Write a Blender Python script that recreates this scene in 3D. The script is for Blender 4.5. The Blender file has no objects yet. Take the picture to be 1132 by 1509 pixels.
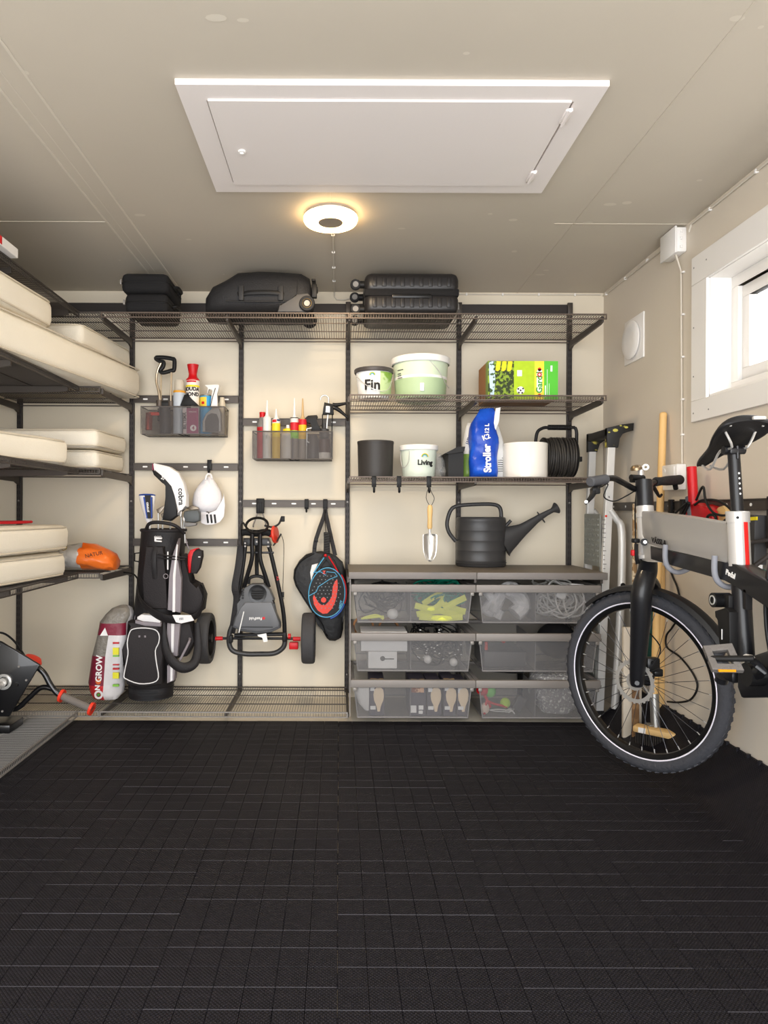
import bpy, bmesh, math, random
from mathutils import Vector as V, Matrix as MX, noise as NZ
R=math.radians; PI=math.pi
SC=bpy.context.scene; COL=SC.collection
F0=1010.0; HZ=1.02; WY=3.80; FY=3.293; RX=1.462; LX=-1.90; CZ=2.234
def P(px,py,y): return V(((px-500)/F0*y, y, HZ-(py-753)/F0*y))
def Q(px,py,x=1.13):
    y=F0*x/(px-500); return V((x,y,HZ-(py-753)/F0*y))
# ---------------------------------------------------------------- materials
def lin(h):
    h=h.lstrip('#'); o=[]
    for i in (0,2,4):
        c=int(h[i:i+2],16)/255; o.append(c/12.92 if c<=.04045 else ((c+.055)/1.055)**2.4)
    return (*o,1)
MC={}
def mt(name,hexc,rough=.5,metal=0,bump=0,bs=150,var=.06,vs=6,alpha=1,coat=0,emit=0,hex2=None,thr=None,spec=.35,trans=0):
    if name in MC: return MC[name]
    m=bpy.data.materials.new(name); m.use_nodes=True; MC[name]=m
    nt=m.node_tree; N=nt.nodes; L=nt.links; bs_=N['Principled BSDF']
    tc=N.new('ShaderNodeTexCoord'); nz=N.new('ShaderNodeTexNoise'); nz.inputs['Scale'].default_value=vs; nz.inputs['Detail'].default_value=4
    L.new(tc.outputs['Object'],nz.inputs['Vector'])
    c=lin(hexc); mx=N.new('ShaderNodeMix'); mx.data_type='RGBA'
    if hex2:
        rp=N.new('ShaderNodeMapRange'); t=thr or .5
        rp.inputs[1].default_value=t-.03; rp.inputs[2].default_value=t+.03
        L.new(nz.outputs[0],rp.inputs[0]); L.new(rp.outputs[0],mx.inputs[0])
        mx.inputs[6].default_value=c; mx.inputs[7].default_value=lin(hex2)
    else:
        L.new(nz.outputs[0],mx.inputs[0])
        mx.inputs[6].default_value=(*[max(0,x*(1-var)) for x in c[:3]],1); mx.inputs[7].default_value=(*[min(1,x*(1+var)) for x in c[:3]],1)
    L.new(mx.outputs[2],bs_.inputs['Base Color'])
    bs_.inputs['Roughness'].default_value=rough; bs_.inputs['Metallic'].default_value=metal
    bs_.inputs['Specular IOR Level'].default_value=spec
    bs_.inputs['Coat Weight'].default_value=coat
    bs_.inputs['Transmission Weight'].default_value=trans
    if alpha<1: bs_.inputs['Alpha'].default_value=alpha
    if emit:
        bs_.inputs['Emission Color'].default_value=c; bs_.inputs['Emission Strength'].default_value=emit
    if bump:
        n2=N.new('ShaderNodeTexNoise'); n2.inputs['Scale'].default_value=bs; n2.inputs['Detail'].default_value=3
        L.new(tc.outputs['Object'],n2.inputs['Vector'])
        bp=N.new('ShaderNodeBump'); bp.inputs['Strength'].default_value=bump; bp.inputs['Distance'].default_value=.01
        L.new(n2.outputs[0],bp.inputs['Height']); L.new(bp.outputs[0],bs_.inputs['Normal'])
    return m
# ---------------------------------------------------------------- mesh builder
def catmull(pts,k,closed=False):
    pts=[V(p) for p in pts]; n=len(pts)
    if k<=1 or n<3: return pts
    out=[]; rng=n if closed else n-1
    for i in range(rng):
        if closed: a,b,c,d=[pts[(i+j)%n] for j in (-1,0,1,2)]
        else: a,b,c,d=pts[max(i-1,0)],pts[i],pts[i+1],pts[min(i+2,n-1)]
        for j in range(k):
            t=j/k; out.append(.5*((2*b)+(c-a)*t+(2*a-5*b+4*c-d)*t*t+(3*b-a-3*c+d)*t**3))
    if not closed: out.append(pts[-1])
    return out
class B:
    def __init__(s,X=None): s.v=[];s.f=[];s.mi=[];s.m=0;s.X=X
    def add(s,vs,fs):
        o=len(s.v)
        s.v+=[(s.X@V(v) if s.X else V(v)) for v in vs]
        for f in fs: s.f.append([i+o for i in f]); s.mi.append(s.m)
        return s
    def bm(s,b):
        b.verts.ensure_lookup_table(); s.add([v.co for v in b.verts],[[v.index for v in f.verts] for f in b.faces]); b.free(); return s
    def box(s,a,c,bev=0,seg=2,rot=None,cen=None):
        x0,y0,z0=[min(a[i],c[i]) for i in range(3)]; x1,y1,z1=[max(a[i],c[i]) for i in range(3)]
        vs=[V(p) for p in ((x0,y0,z0),(x1,y0,z0),(x1,y1,z0),(x0,y1,z0),(x0,y0,z1),(x1,y0,z1),(x1,y1,z1),(x0,y1,z1))]
        fs=[(0,3,2,1),(4,5,6,7),(0,1,5,4),(1,2,6,5),(2,3,7,6),(3,0,4,7)]
        if bev:
            b=bmesh.new(); q=[b.verts.new(v) for v in vs]
            for f in fs: b.faces.new([q[i] for i in f])
            bmesh.ops.bevel(b,geom=b.edges[:],offset=min(bev,.49*min(x1-x0,y1-y0,z1-z0)),segments=seg,profile=.5,affect='EDGES')
            b.verts.ensure_lookup_table(); b.verts.index_update(); vs=[v.co.copy() for v in b.verts]; fs=[[v.index for v in f.verts] for f in b.faces]; b.free()
        if rot is not None:
            ce=V(cen) if cen else (V(a)+V(c))/2
            vs=[rot@(v-ce)+ce for v in vs]
        return s.add(vs,fs)
    def cb(s,c,sz,bev=0,rot=None,seg=2):
        c=V(c); h=V(sz)/2; return s.box(c-h,c+h,bev,seg,rot,c)
    def quadbox(s,q,z0,z1,bev=.03,seg=4,nz=0,puff=0):
        # rounded cushion over the quad q (4 xy corners, ccw)
        b=B(); w=(V(q[1])-V(q[0])).length; d=(V(q[3])-V(q[0])).length; b.box((0,0,z0),(w,d,z1),bev,seg)
        bmx=bmesh.new(); vv=[bmx.verts.new(v) for v in b.v]
        for f in b.f: bmx.faces.new([vv[i] for i in f])
        bmesh.ops.subdivide_edges(bmx,edges=[e for e in bmx.edges if e.calc_length()>.15],cuts=6,use_grid_fill=True)
        zc=(z0+z1)/2
        for v in bmx.verts:
            u,t=v.co.x/w,v.co.y/d
            p=V(q[0])*(1-u)*(1-t)+V(q[1])*u*(1-t)+V(q[2])*u*t+V(q[3])*(1-u)*t
            k=puff*16*u*(1-u)*t*(1-t)
            z=v.co.z+(k if v.co.z>zc else 0)+nz*NZ.noise(V((p.x*5,p.y*5,v.co.z*5)))
            v.co=V((p.x+nz*NZ.noise(V((p.x*9,p.y*9,z*9+5))),p.y,z))
        bmx.verts.index_update(); return s.bm(bmx)
    def tube(s,pts,r,n=8,k=1,closed=False,caps=True,flat=None,up=None,r2=None):
        pts=catmull(pts,k,closed); m=len(pts)
        rs=r if isinstance(r,(list,tuple)) else [r]*m
        if len(rs)!=m: rs=[rs[0]+0*0 if m==1 else (lambda t:(rs[int(t)]*(1-t%1)+rs[min(int(t)+1,len(rs)-1)]*(t%1)))(i/(m-1)*(len(rs)-1)) for i in range(m)]
        T=[]
        for i in range(m):
            a=pts[(i-1)%m] if (closed or i>0) else pts[i]; b=pts[(i+1)%m] if (closed or i<m-1) else pts[i]
            d=b-a; T.append(d.normalized() if d.length>1e-9 else V((0,0,1)))
        u=V(up) if up else (V((0,0,1)) if abs(T[0].z)<.9 else V((1,0,0)))
        vs=[]
        for i in range(m):
            if up: u=V(up)
            u=(u-T[i]*u.dot(T[i])); u=u.normalized() if u.length>1e-6 else T[i].orthogonal().normalized()
            w=T[i].cross(u)
            fa,fb=flat if flat else (1,1)
            for j in range(n):
                a=2*PI*(j+.5)/n; vs.append(pts[i]+(u*math.cos(a)*fa+w*math.sin(a)*fb)*rs[i])
        fs=[]
        for i in range(m if closed else m-1):
            for j in range(n):
                fs.append((i*n+j,i*n+(j+1)%n,((i+1)%m)*n+(j+1)%n,((i+1)%m)*n+j))
        if caps and not closed: fs.append(tuple(range(n))[::-1]); fs.append(tuple((m-1)*n+j for j in range(n)))
        return s.add(vs,fs)
    def lathe(s,prof,c=(0,0,0),ax=(0,0,1),n=32,sx=1,sy=1,a0=0,a1=360,bands=None):
        ax=V(ax).normalized(); q=V((0,0,1)).rotation_difference(ax).to_matrix() if ax!=V((0,0,-1)) else MX.Rotation(PI,3,'X')
        c=V(c); full=abs(a1-a0)>=360; vs=[]; cols=n if full else n+1
        for (r,h) in prof:
            for j in range(cols):
                a=R(a0)+R(a1-a0)*j/n; vs.append(c+q@V((r*math.cos(a)*sx,r*math.sin(a)*sy,h)))
        fs=[];m0=s.m
        for i in range(len(prof)-1):
            g=[]
            for j in range(n):
                k=(j+1)%cols; g.append((i*cols+j,i*cols+k,(i+1)*cols+k,(i+1)*cols+j))
            if bands: 
                fs.append((bands[i],g))
            else: fs.append((m0,g))
        o=len(s.v); s.v+=[(s.X@v if s.X else v) for v in vs]
        for mi,g in fs:
            for f in g: s.f.append([x+o for x in f]); s.mi.append(mi)
        return s
    def cyl(s,a,b,r,n=16,r2=None):
        a=V(a);b=V(b);L=(b-a).length; r2=r if r2 is None else r2
        return s.lathe([(0,0),(r,0),(r2,L),(0,L)],a,(b-a),n)
    def prism(s,pts,w0,w1,pl='XZ',bev=0,X=None):
        def tr(u,v,w):
            p=V({'XZ':(u,w,v),'YZ':(w,u,v),'XY':(u,v,w)}[pl]); return X@p if X else p
        n=len(pts)
        if bev:
            b=bmesh.new(); a=[b.verts.new(tr(u,v,w0)) for u,v in pts]; c=[b.verts.new(tr(u,v,w1)) for u,v in pts]
            b.faces.new(a[::-1]); b.faces.new(c)
            for i in range(n): b.faces.new((a[i],a[(i+1)%n],c[(i+1)%n],c[i]))
            es=[e for e in b.edges if (e.verts[0] in a and e.verts[1] in a) or (e.verts[0] in c and e.verts[1] in c)]
            bmesh.ops.bevel(b,geom=es,offset=bev,segments=2,profile=.5,affect='EDGES',clamp_overlap=True)
            b.verts.index_update(); return s.bm(b)
        vs=[tr(u,v,w0) for u,v in pts]+[tr(u,v,w1) for u,v in pts]
        return s.add(vs,[tuple(range(n))[::-1],tuple(range(n,2*n))]+[(i,(i+1)%n,n+(i+1)%n,n+i) for i in range(n)])
    def loft(s,rings,cap=True,bands=None):
        n=len(rings[0]); vs=[p for r in rings for p in r]; o=len(s.v)
        s.v+=[(s.X@V(v) if s.X else V(v)) for v in vs]; m0=s.m
        for i in range(len(rings)-1):
            for j in range(n):
                s.f.append([o+i*n+j,o+i*n+(j+1)%n,o+(i+1)*n+(j+1)%n,o+(i+1)*n+j]); s.mi.append(bands(i,j) if bands else m0)
        if cap:
            s.f.append([o+j for j in range(n)][::-1]); s.mi.append(m0)
            s.f.append([o+(len(rings)-1)*n+j for j in range(n)]); s.mi.append(m0)
        return s
    def ell(s,c,r,n=16,m=10,rot=None):
        c=V(c); r=(r,r,r) if not hasattr(r,'__len__') else r; rings=[]
        vs=[]
        for i in range(m+1):
            t=PI*i/m; rr=max(math.sin(t),.001)
            vs.append([ (rot or MX.Identity(3))@V((r[0]*rr*math.cos(2*PI*j/n),r[1]*rr*math.sin(2*PI*j/n),-r[2]*math.cos(t)))+c for j in range(n)])
        return s.loft(vs)
    def split(s,name,mats,parent,**k):
        par=list(range(len(s.v)))
        def fd(i):
            while par[i]!=i: par[i]=par[par[i]]; i=par[i]
            return i
        for f in s.f:
            for j in f[1:]: par[fd(j)]=fd(f[0])
        g={}
        for f,m in zip(s.f,s.mi): g.setdefault(fd(f[0]),[]).append((f,m))
        out=[]
        for fs in g.values():
            b=B(); idx={}
            for f,m in fs:
                for i in f:
                    if i not in idx: idx[i]=len(b.v); b.v.append(s.v[i])
                b.f.append([idx[i] for i in f]); b.mi.append(m)
            out.append(b.build(name,mats,parent,**k))
        return out
    def build(s,name,mats,parent=None,local=False,origin=None,solid=0,sub=0,ang=35,bev=0,flat=False):
        me=bpy.data.meshes.new(name)
        if parent is not None and not local:
            r=parent
            while r.parent: r=r.parent
            off=r.location.copy()
        elif parent is None:
            if origin is None:
                xs=[v.x for v in s.v]; ys=[v.y for v in s.v]; zs=[v.z for v in s.v]
                origin=((min(xs)+max(xs))/2,(min(ys)+max(ys))/2,min(zs))
            off=V(origin)
        else: off=V((0,0,0))
        me.from_pydata([v-off for v in s.v],[],s.f)
        for m in (mats if isinstance(mats,(list,tuple)) else [mats]): me.materials.append(m)
        me.polygons.foreach_set('material_index',s.mi)
        bb=bmesh.new(); bb.from_mesh(me); bmesh.ops.remove_doubles(bb,verts=bb.verts[:],dist=1e-6)
        bmesh.ops.recalc_face_normals(bb,faces=bb.faces[:]); bb.to_mesh(me); bb.free()
        if not flat:
            me.polygons.foreach_set('use_smooth',[True]*len(me.polygons)); me.set_sharp_from_angle(angle=R(ang))
        o=bpy.data.objects.new(name,me); COL.objects.link(o)
        if parent is not None: o.parent=parent
        else: o.location=off
        if bev:
            md=o.modifiers.new('b','BEVEL'); md.width=bev; md.segments=2; md.limit_method='ANGLE'
        if sub:
            md=o.modifiers.new('s','SUBSURF'); md.levels=sub; md.render_levels=sub
        if solid:
            md=o.modifiers.new('t','SOLIDIFY'); md.thickness=solid; md.offset=0
        return o
def tag(o,label=None,cat=None,group=None,kind=None):
    if label: o['label']=label
    if cat: o['category']=cat
    if group: o['group']=group
    if kind: o['kind']=kind
    return o
def thing(name,label,cat,loc=(0,0,0),rz=0,group=None):
    o=bpy.data.objects.new(name,None); COL.objects.link(o); o.empty_display_size=.05
    o.location=V(loc); o.rotation_euler=(0,0,rz); return tag(o,label,cat,group)
def ctree(o,parent=None):
    c=o.copy(); COL.objects.link(c); c.parent=parent
    for ch in o.children: ctree(ch,c)
    return c
def text(body,size,loc,mat,parent,name='lettering',rot=(90,0,0),spin=0,wrap=None,ext=.0006,align='CENTER',sx=1,bold=0):
    cu=bpy.data.curves.new(name,'FONT'); cu.body=body; cu.size=size; cu.align_x=align; cu.align_y='CENTER'; cu.extrude=ext; cu.offset=bold
    cu.resolution_u=3
    t=bpy.data.objects.new(name,cu); COL.objects.link(t); dg=bpy.context.evaluated_depsgraph_get()
    me=bpy.data.meshes.new_from_object(t.evaluated_get(dg)); bpy.data.objects.remove(t)
    Mr=MX.Rotation(R(rot[2]),4,'Z')@MX.Rotation(R(rot[1]),4,'Y')@MX.Rotation(R(rot[0]),4,'X')@MX.Rotation(R(spin),4,'Z')@MX.Diagonal((sx,1,1,1))
    loc=V(loc)
    if parent is not None:
        r=parent
        while r.parent: r=r.parent
        off=r.location
    else: off=V((0,0,0))
    for v in me.vertices:
        p=Mr@v.co
        if wrap:
            cx,cy,rad=wrap; w=p+loc; a=(w.x-cx)/rad; dr=-(p.y)
            w=V((cx+(rad+dr)*math.sin(a),cy-(rad+dr)*math.cos(a),w.z)); v.co=w-off
        else: v.co=p+loc-off
    me.materials.clear(); me.materials.append(mat)
    o=bpy.data.objects.new(name,me); COL.objects.link(o); o.parent=parent
    return o
def rrect(w,h,r,n=5):
    o=[]
    for cx,cy,a in ((w/2-r,h/2-r,0),(-w/2+r,h/2-r,90),(-w/2+r,-h/2+r,180),(w/2-r,-h/2+r,270)):
        for i in range(n+1):
            t=R(a+90*i/n); o.append((cx+r*math.cos(t),cy+r*math.sin(t)))
    return o
def ring(c,w,d,p=2.5,n=28,nz=0,sd=0,tilt=0):
    c=V(c); o=[]
    for j in range(n):
        a=2*PI*j/n; ca,sa=math.cos(a),math.sin(a)
        x=w/2*math.copysign(abs(ca)**(2/p),ca); y=d/2*math.copysign(abs(sa)**(2/p),sa)
        q=V((x,y,x*tilt))+c
        if nz: q+=V((x,y,0)).normalized()*nz*NZ.noise(V((q.x*14+sd,q.y*14,q.z*11)))*2
        o.append(q)
    return o
def tangle(b,lo,hi,n,r,seed,seg=6,k=4):
    rd=random.Random(seed)
    for i in range(n):
        c=V([rd.uniform(lo[j]+.25*(hi[j]-lo[j]),hi[j]-.25*(hi[j]-lo[j])) for j in range(3)])
        s=V([(hi[j]-lo[j])*.5 for j in range(3)]); pts=[]; ph=rd.uniform(0,6.3)
        e1=V((rd.uniform(-1,1),rd.uniform(-.5,.5),rd.uniform(-1,1))).normalized(); e2=e1.cross(V((rd.uniform(-1,1),rd.uniform(-1,1),rd.uniform(-.3,.3))).normalized())
        for t in range(seg):
            a=ph+t*2*PI/(seg*.85); q=c+V([(e1[j]*math.cos(a)+e2[j]*math.sin(a))*s[j]*rd.uniform(.5,1) for j in range(3)])
            pts.append(V([min(max(q[j],lo[j]+r),hi[j]-r) for j in range(3)]))
        b.tube(pts,r,5,k)
    return b
# common materials
metal=mt('graphite_steel','#504a45',.45,.4,var=.08)
metal_dark=mt('dark_steel','#3b3634',.5,.25)
metal_light=mt('grey_rail_steel','#8d8883',.45,.3)
slotm=mt('slot_shadow_steel','#181717',.7)
black=mt('black_plastic','#191818',.5,spec=.25)
blackr=mt('black_rubber','#222224',.75,bump=.15,bs=300)
blackc=mt('black_cloth','#171617',.85,bump=.35,bs=400)
blackg=mt('gloss_black','#121213',.3,coat=.1)
white=mt('white_paint','#e9e6e2',.45,var=.02)
whitep=mt('white_plastic','#ebe8e4',.35,var=.02)
silver=mt('brushed_aluminium','#cfcecb',.35,.5,var=.05)
silverp=mt('silver_paint','#cfcdca',.35,.25,var=.02)
chrome=mt('chrome','#c9c6c1',.3,.6)
red=mt('red_plastic','#c8151d',.4)
redo=mt('orange_red_plastic','#dd3a24',.42)
yellow=mt('yellow_print','#f0dc1c',.5)
greyp=mt('grey_plastic','#7c7a78',.5)
dgrey=mt('charcoal_plastic','#3d3c3d',.5)
wood=mt('light_wood','#d9b479',.55,var=.12,vs=14)
brown=mt('brown_cardboard','#9a6c45',.8,var=.1)
ink=mt('black_ink','#1c1a1a',.6)
winkk=mt('white_ink','#f1efec',.5)
# ================================================================ SETTING
def wallmat(name,hexc,axis,rough=.55):
    m=mt(name,hexc,rough,var=.025,vs=1.2)
    nt=m.node_tree;N=nt.nodes;L=nt.links
    tc=[n for n in N if n.type=='TEX_COORD'][0]; sp=N.new('ShaderNodeSeparateXYZ'); L.new(tc.outputs['Object'],sp.inputs[0])
    def seam(per,w):
        a=N.new('ShaderNodeMath');a.operation='DIVIDE';a.inputs[1].default_value=per;L.new(sp.outputs[axis],a.inputs[0])
        b=N.new('ShaderNodeMath');b.operation='FRACT';L.new(a.outputs[0],b.inputs[0])
        c=N.new('ShaderNodeMath');c.operation='LESS_THAN';c.inputs[1].default_value=w/per;L.new(b.outputs[0],c.inputs[0]);return c
    s1=seam(.10,.004); s2=seam(1.2,.006)
    ad=N.new('ShaderNodeMath');ad.operation='MULTIPLY_ADD';ad.inputs[1].default_value=5;L.new(s2.outputs[0],ad.inputs[0]);L.new(s1.outputs[0],ad.inputs[2])
    bp=N.new('ShaderNodeBump');bp.inputs['Strength'].default_value=.12;bp.inputs['Distance'].default_value=.002;bp.invert=True
    L.new(ad.outputs[0],bp.inputs['Height']);L.new(bp.outputs[0],N['Principled BSDF'].inputs['Normal'])
    return m
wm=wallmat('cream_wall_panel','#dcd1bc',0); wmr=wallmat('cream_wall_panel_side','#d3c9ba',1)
YB=-.55
def struct(name,b,m,**k): return tag(b.build(name,m,**k),kind='structure')
struct('wall_back',B().box((LX-.1,WY,-.02),(RX+.1,WY+.1,CZ+.05)),wm,flat=True)
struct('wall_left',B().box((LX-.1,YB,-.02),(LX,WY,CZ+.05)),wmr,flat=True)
# right wall with window hole: y 1.55..2.70, z 1.50..1.94
wy0,wy1,wz0,wz1=1.60,2.72,1.475,1.96
b=B(); T=.16
b.box((RX,YB,-.02),(RX+T,wy0,CZ+.05)).box((RX,wy1,-.02),(RX+T,WY,CZ+.05)).box((RX,wy0,-.02),(RX+T,wy1,wz0)).box((RX,wy0,wz1),(RX+T,wy1,CZ+.05))
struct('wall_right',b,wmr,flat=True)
# ceiling
spk=mt('ceiling_filler','#d0c8b9',.7)
cm=mt('ceiling_panel','#c3baab',.6,var=.10,vs=1.1,hex2=None)
b=B().box((LX-.1,YB,CZ),(RX+.1,WY+.1,CZ+.1)); 
ceil=struct('ceiling',b,cm,flat=True)
b=B().box((-.987,YB,CZ-.003),(-.980,WY,CZ+.001)).box((-.884,YB,CZ-.003),(-.877,WY,CZ+.001)).box((-.945,YB,CZ-.0012),(-.943,WY,CZ+.001))
struct('trim_1',b,spk,flat=True)
b=B().box((LX,2.884,CZ-.002),(-.99,2.888,CZ+.001)).box((.9,2.884,CZ-.002),(RX,2.888,CZ+.001)).box((LX,1.2,CZ-.002),(RX,1.204,CZ+.001))
b.box((.98,YB,CZ-.002),(.984,WY,CZ+.001))
struct('trim_2',b,cm,flat=True)
b=B(); rd=random.Random(4)
for i in range(46):
    x=rd.uniform(-1.8,1.35);y=rd.uniform(1.5,3.6)
    if -.55<x<.85 and 1.85<y<2.65: continue
    b.m=0; b.lathe([(rd.uniform(.006,.014),-.0012),(0,-.0014)],(x,y,CZ),(0,0,1),10,sx=rd.uniform(.8,2.2))
struct('trim_3',b,spk)
# floor: concrete below, black interlocking tiles above
struct('floor_slab',B().box((LX-.1,YB,-.06),(RX+.1,WY+.1,-.012)),mt('pale_floor_paint','#e2d9c8',.75,bump=.05,bs=60),flat=True)
def matmat():
    m=bpy.data.materials.new('black_mat_tile'); m.use_nodes=True; nt=m.node_tree;N=nt.nodes;L=nt.links; p=N['Principled BSDF']
    tc=N.new('ShaderNodeTexCoord'); sp=N.new('ShaderNodeSeparateXYZ'); L.new(tc.outputs['Object'],sp.inputs[0])
    def op(o,a,b=None,c=None):
        n=N.new('ShaderNodeMath'); n.operation=o
        for i,x in enumerate((a,b,c)):
            if x is None: continue
            if isinstance(x,(int,float)): n.inputs[i].default_value=x
            else: L.new(x,n.inputs[i])
        return n.outputs[0]
    k=2*PI/.0132
    sx=op('SINE',op('MULTIPLY',op('ADD',sp.outputs[0],sp.outputs[1]),k*.72)); sy=op('SINE',op('MULTIPLY',op('SUBTRACT',sp.outputs[0],sp.outputs[1]),k*.72))
    st=op('MULTIPLY',sx,sy)
    rg=op('ABSOLUTE',st)
    nz=N.new('ShaderNodeTexNoise'); nz.inputs['Scale'].default_value=2.3; nz.inputs['Detail'].default_value=6; L.new(tc.outputs['Object'],nz.inputs['Vector'])
    n3=N.new('ShaderNodeTexNoise'); n3.inputs['Scale'].default_value=40; n3.inputs['Detail'].default_value=6; L.new(tc.outputs['Object'],n3.inputs['Vector'])
    cr=N.new('ShaderNodeMix'); cr.data_type='RGBA'; cr.inputs[6].default_value=lin('#0c0b0f'); cr.inputs[7].default_value=lin('#201e25')
    L.new(op('ADD',op('MULTIPLY',rg,1.1),op('MULTIPLY',op('SUBTRACT',n3.outputs[0],.5),.9)),cr.inputs[0]); L.new(cr.outputs[2],p.inputs['Base Color'])  # highlights on the stud crests painted into the base colour, plus random speckle
    L.new(op('ADD',op('MULTIPLY',nz.outputs[0],.3),.36),p.inputs['Roughness'])
    p.inputs['Specular IOR Level'].default_value=.22
    bp=N.new('ShaderNodeBump'); bp.inputs['Strength'].default_value=.8; bp.inputs['Distance'].default_value=.002
    L.new(rg,bp.inputs['Height']); L.new(bp.outputs[0],p.inputs['Normal'])
    return m
mm=matmat(); S=.0664; xm=1.275
b=B(); i0=int((LX+.0)/S)-1
nx=int(math.floor((xm+.0)/S)); 
y=WY
YM=3.325
ny=int((YM-YB)/S)
for j in range(ny):
    yb=YM-(j+1)*S; 
    for i in range(-28,nx):
        x0=i*S; x1=x0+S
        g=.0004
        zt=0.0+ (.0006 if (i//6+j//6)%2 else 0)
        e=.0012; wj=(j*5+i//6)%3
        b.add([(x0+g,yb+g,-.012),(x1-g,yb+g,-.012),(x1-g,yb+S-g,-.012),(x0+g,yb+S-g,-.012),(x0+g,yb+g,zt-e),(x1-g,yb+g,zt-e),(x1-g,yb+S-g,zt-e),(x0+g,yb+S-g,zt-e),(x0+g+e*.5,yb+g+e,zt),(x1-g-e*.5,yb+g+e,zt),(x1-g-e*.5,yb+S-g-e*.3,zt),(x0+g+e*.5,yb+S-g-e*.3,zt)],
              [(8,9,10,11),(5,6,10,9),(6,7,11,10),(7,4,8,11),(0,1,5,4),(1,2,6,5),(2,3,7,6),(3,0,4,7)])
        b.m=1 if wj else 0; b.f.append([len(b.v)-12+q_ for q_ in (4,5,9,8)]); b.mi.append(b.m); b.m=0  # front bevels of most tiles get a paler colour
        continue
        b.add([(x0+g,yb+g,-.012),(x1-g,yb+g,-.012),(x1-g,yb+S-g,-.012),(x0+g,yb+S-g,-.012),(x0+g+.0005,yb+g+.0005,zt),(x1-g-.0005,yb+g+.0005,zt),(x1-g-.0005,yb+S-g-.0005,zt),(x0+g+.0005,yb+S-g-.0005,zt)],
              [(4,5,6,7),(0,1,5,4),(1,2,6,5),(2,3,7,6),(3,0,4,7)])
    # bridges across the joints
for i in range(-28,nx+1):
    for j in range(ny):
        if (i*7+j*3)%5<3:
            yb=YM-(j+.5)*S; b.box((i*S-.0007,yb-.018,-.010),(i*S+.0007,yb+.018,-.003))
fl=struct('floor',b,[mm,mt('pale_mat_edge','#343238',.6)],flat=True,origin=(0,0,0))
# curled up mat edge on the right
b=B(); X0=nx*S
prof=[(X0,-.001),(X0+.035,.004),(X0+.08,.03),(RX-.028,.135),(RX-.012,.160),(RX-.003,.160),(RX-.003,.152),(RX-.02,.12),(X0+.09,.014),(X0+.04,-.008),(X0,-.012)]
b.prism(prof,YB,3.42,'XZ')
y=YB+.05
while y<3.40:
    b.cyl((RX-.0125,y,.155),(RX-.0125,y,.167),.0075,10); b.box((RX-.018,y-.004,.150),(RX-.004,y+.004,.160)); y+=.0664*.5*2
tag(b.build('raised_edge',mm,fl),'black mat edge curled up the wall with small round studs')
# ---- window
win=thing('window_1',None,None,(RX,2.16,wz0)); win['kind']='structure'
b=B(); co=.055  # casing board proud of the wall
x0,x1=RX-.014,RX
b.box((x0,wy0-.09,wz1-.01),(x1,wy1+.105,wz1+.105),.002).box((x0,wy0-.09,wz0-.085),(x1,wy1+.105,wz0+.0),.002)
b.box((x0,wy1-.01,wz0),(x1,wy1+.105,wz1-.01),.002).box((x0,wy0-.09,wz0),(x1,wy0+.01,wz1-.01),.002)
b.build('casing',white,win,ang=20)
b=B()
for z in (wz0-.05,wz0+.10,wz0+.30,wz1+.06): b.cyl((x0-.0008,wy1+.085,z),(x0,wy1+.085,z),.0035,8)
for yy in (2.5,2.2): b.cyl((x0-.0008,wy1-.03 if yy==2.5 else yy,wz0-.05),(x0,wy1-.03 if yy==2.5 else yy,wz0-.05),.0035,8)
b.cyl((x0-.0008,wy1-.01,wz1+.06),(x0,wy1-.01,wz1+.06),.0035,8)
b.split('screw',greyp,win)
b=B(); d0,d1=RX,RX+.15
b.box((d0,wy0-.005,wz1-.012),(d1,wy1+.005,wz1+.001)).box((d0,wy0-.005,wz0-.001),(d1,wy1+.005,wz0+.012)).box((d0,wy1-.012,wz0),(d1,wy1+.001,wz1)).box((d0,wy0-.001,wz0),(d1,wy0+.012,wz1))
b.build('reveal',white,win)
def frame(b,xa,xb,a0,a1,c0,c1,w):
    b.box((xa,a0,c1-w),(xb,a1,c1),.002).box((xa,a0,c0),(xb,a1,c0+w),.002).box((xa,a1-w,c0+w),(xb,a1,c1-w),.002).box((xa,a0,c0+w),(xb,a0+w,c1-w),.002)
b=B(); frame(b,RX+.085,RX+.145,wy0+.012,wy1-.012,wz0+.012,wz1-.012,.045)
b.build('frame',white,win)
b=B(); frame(b,RX+.10,RX+.135,wy0+.06,wy1-.06,wz0+.06,wz1-.06,.045)
sash=b.build('sash',whitep,win)
gl=mt('window_glass','#ffffff',.02,alpha=.08,var=0)
B().box((RX+.114,wy0+.10,wz0+.10),(RX+.118,wy1-.10,wz1-.10)).build('pane',gl,sash)
# outside: pale neighbouring facade
fac=thing('neighbouring_wall','white weatherboarded wall of a building seen outside the window','wall',(3.6,2.5,0))
b=B()
for k in range(22): b.box((3.6,-1,k*.17),(3.615,2.9,k*.17+.166))
b.box((3.615,-1,0),(3.7,2.9,3.75)); b.build('weatherboard',mt('white_board','#f4f2ee',.6),fac)
tag(B().box((RX+T,-4,-.06),(9,9,-.02)).build('ground',mt('outdoor_gravel','#b9b4aa',.9,bump=.4,bs=80)),kind='structure')
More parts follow.
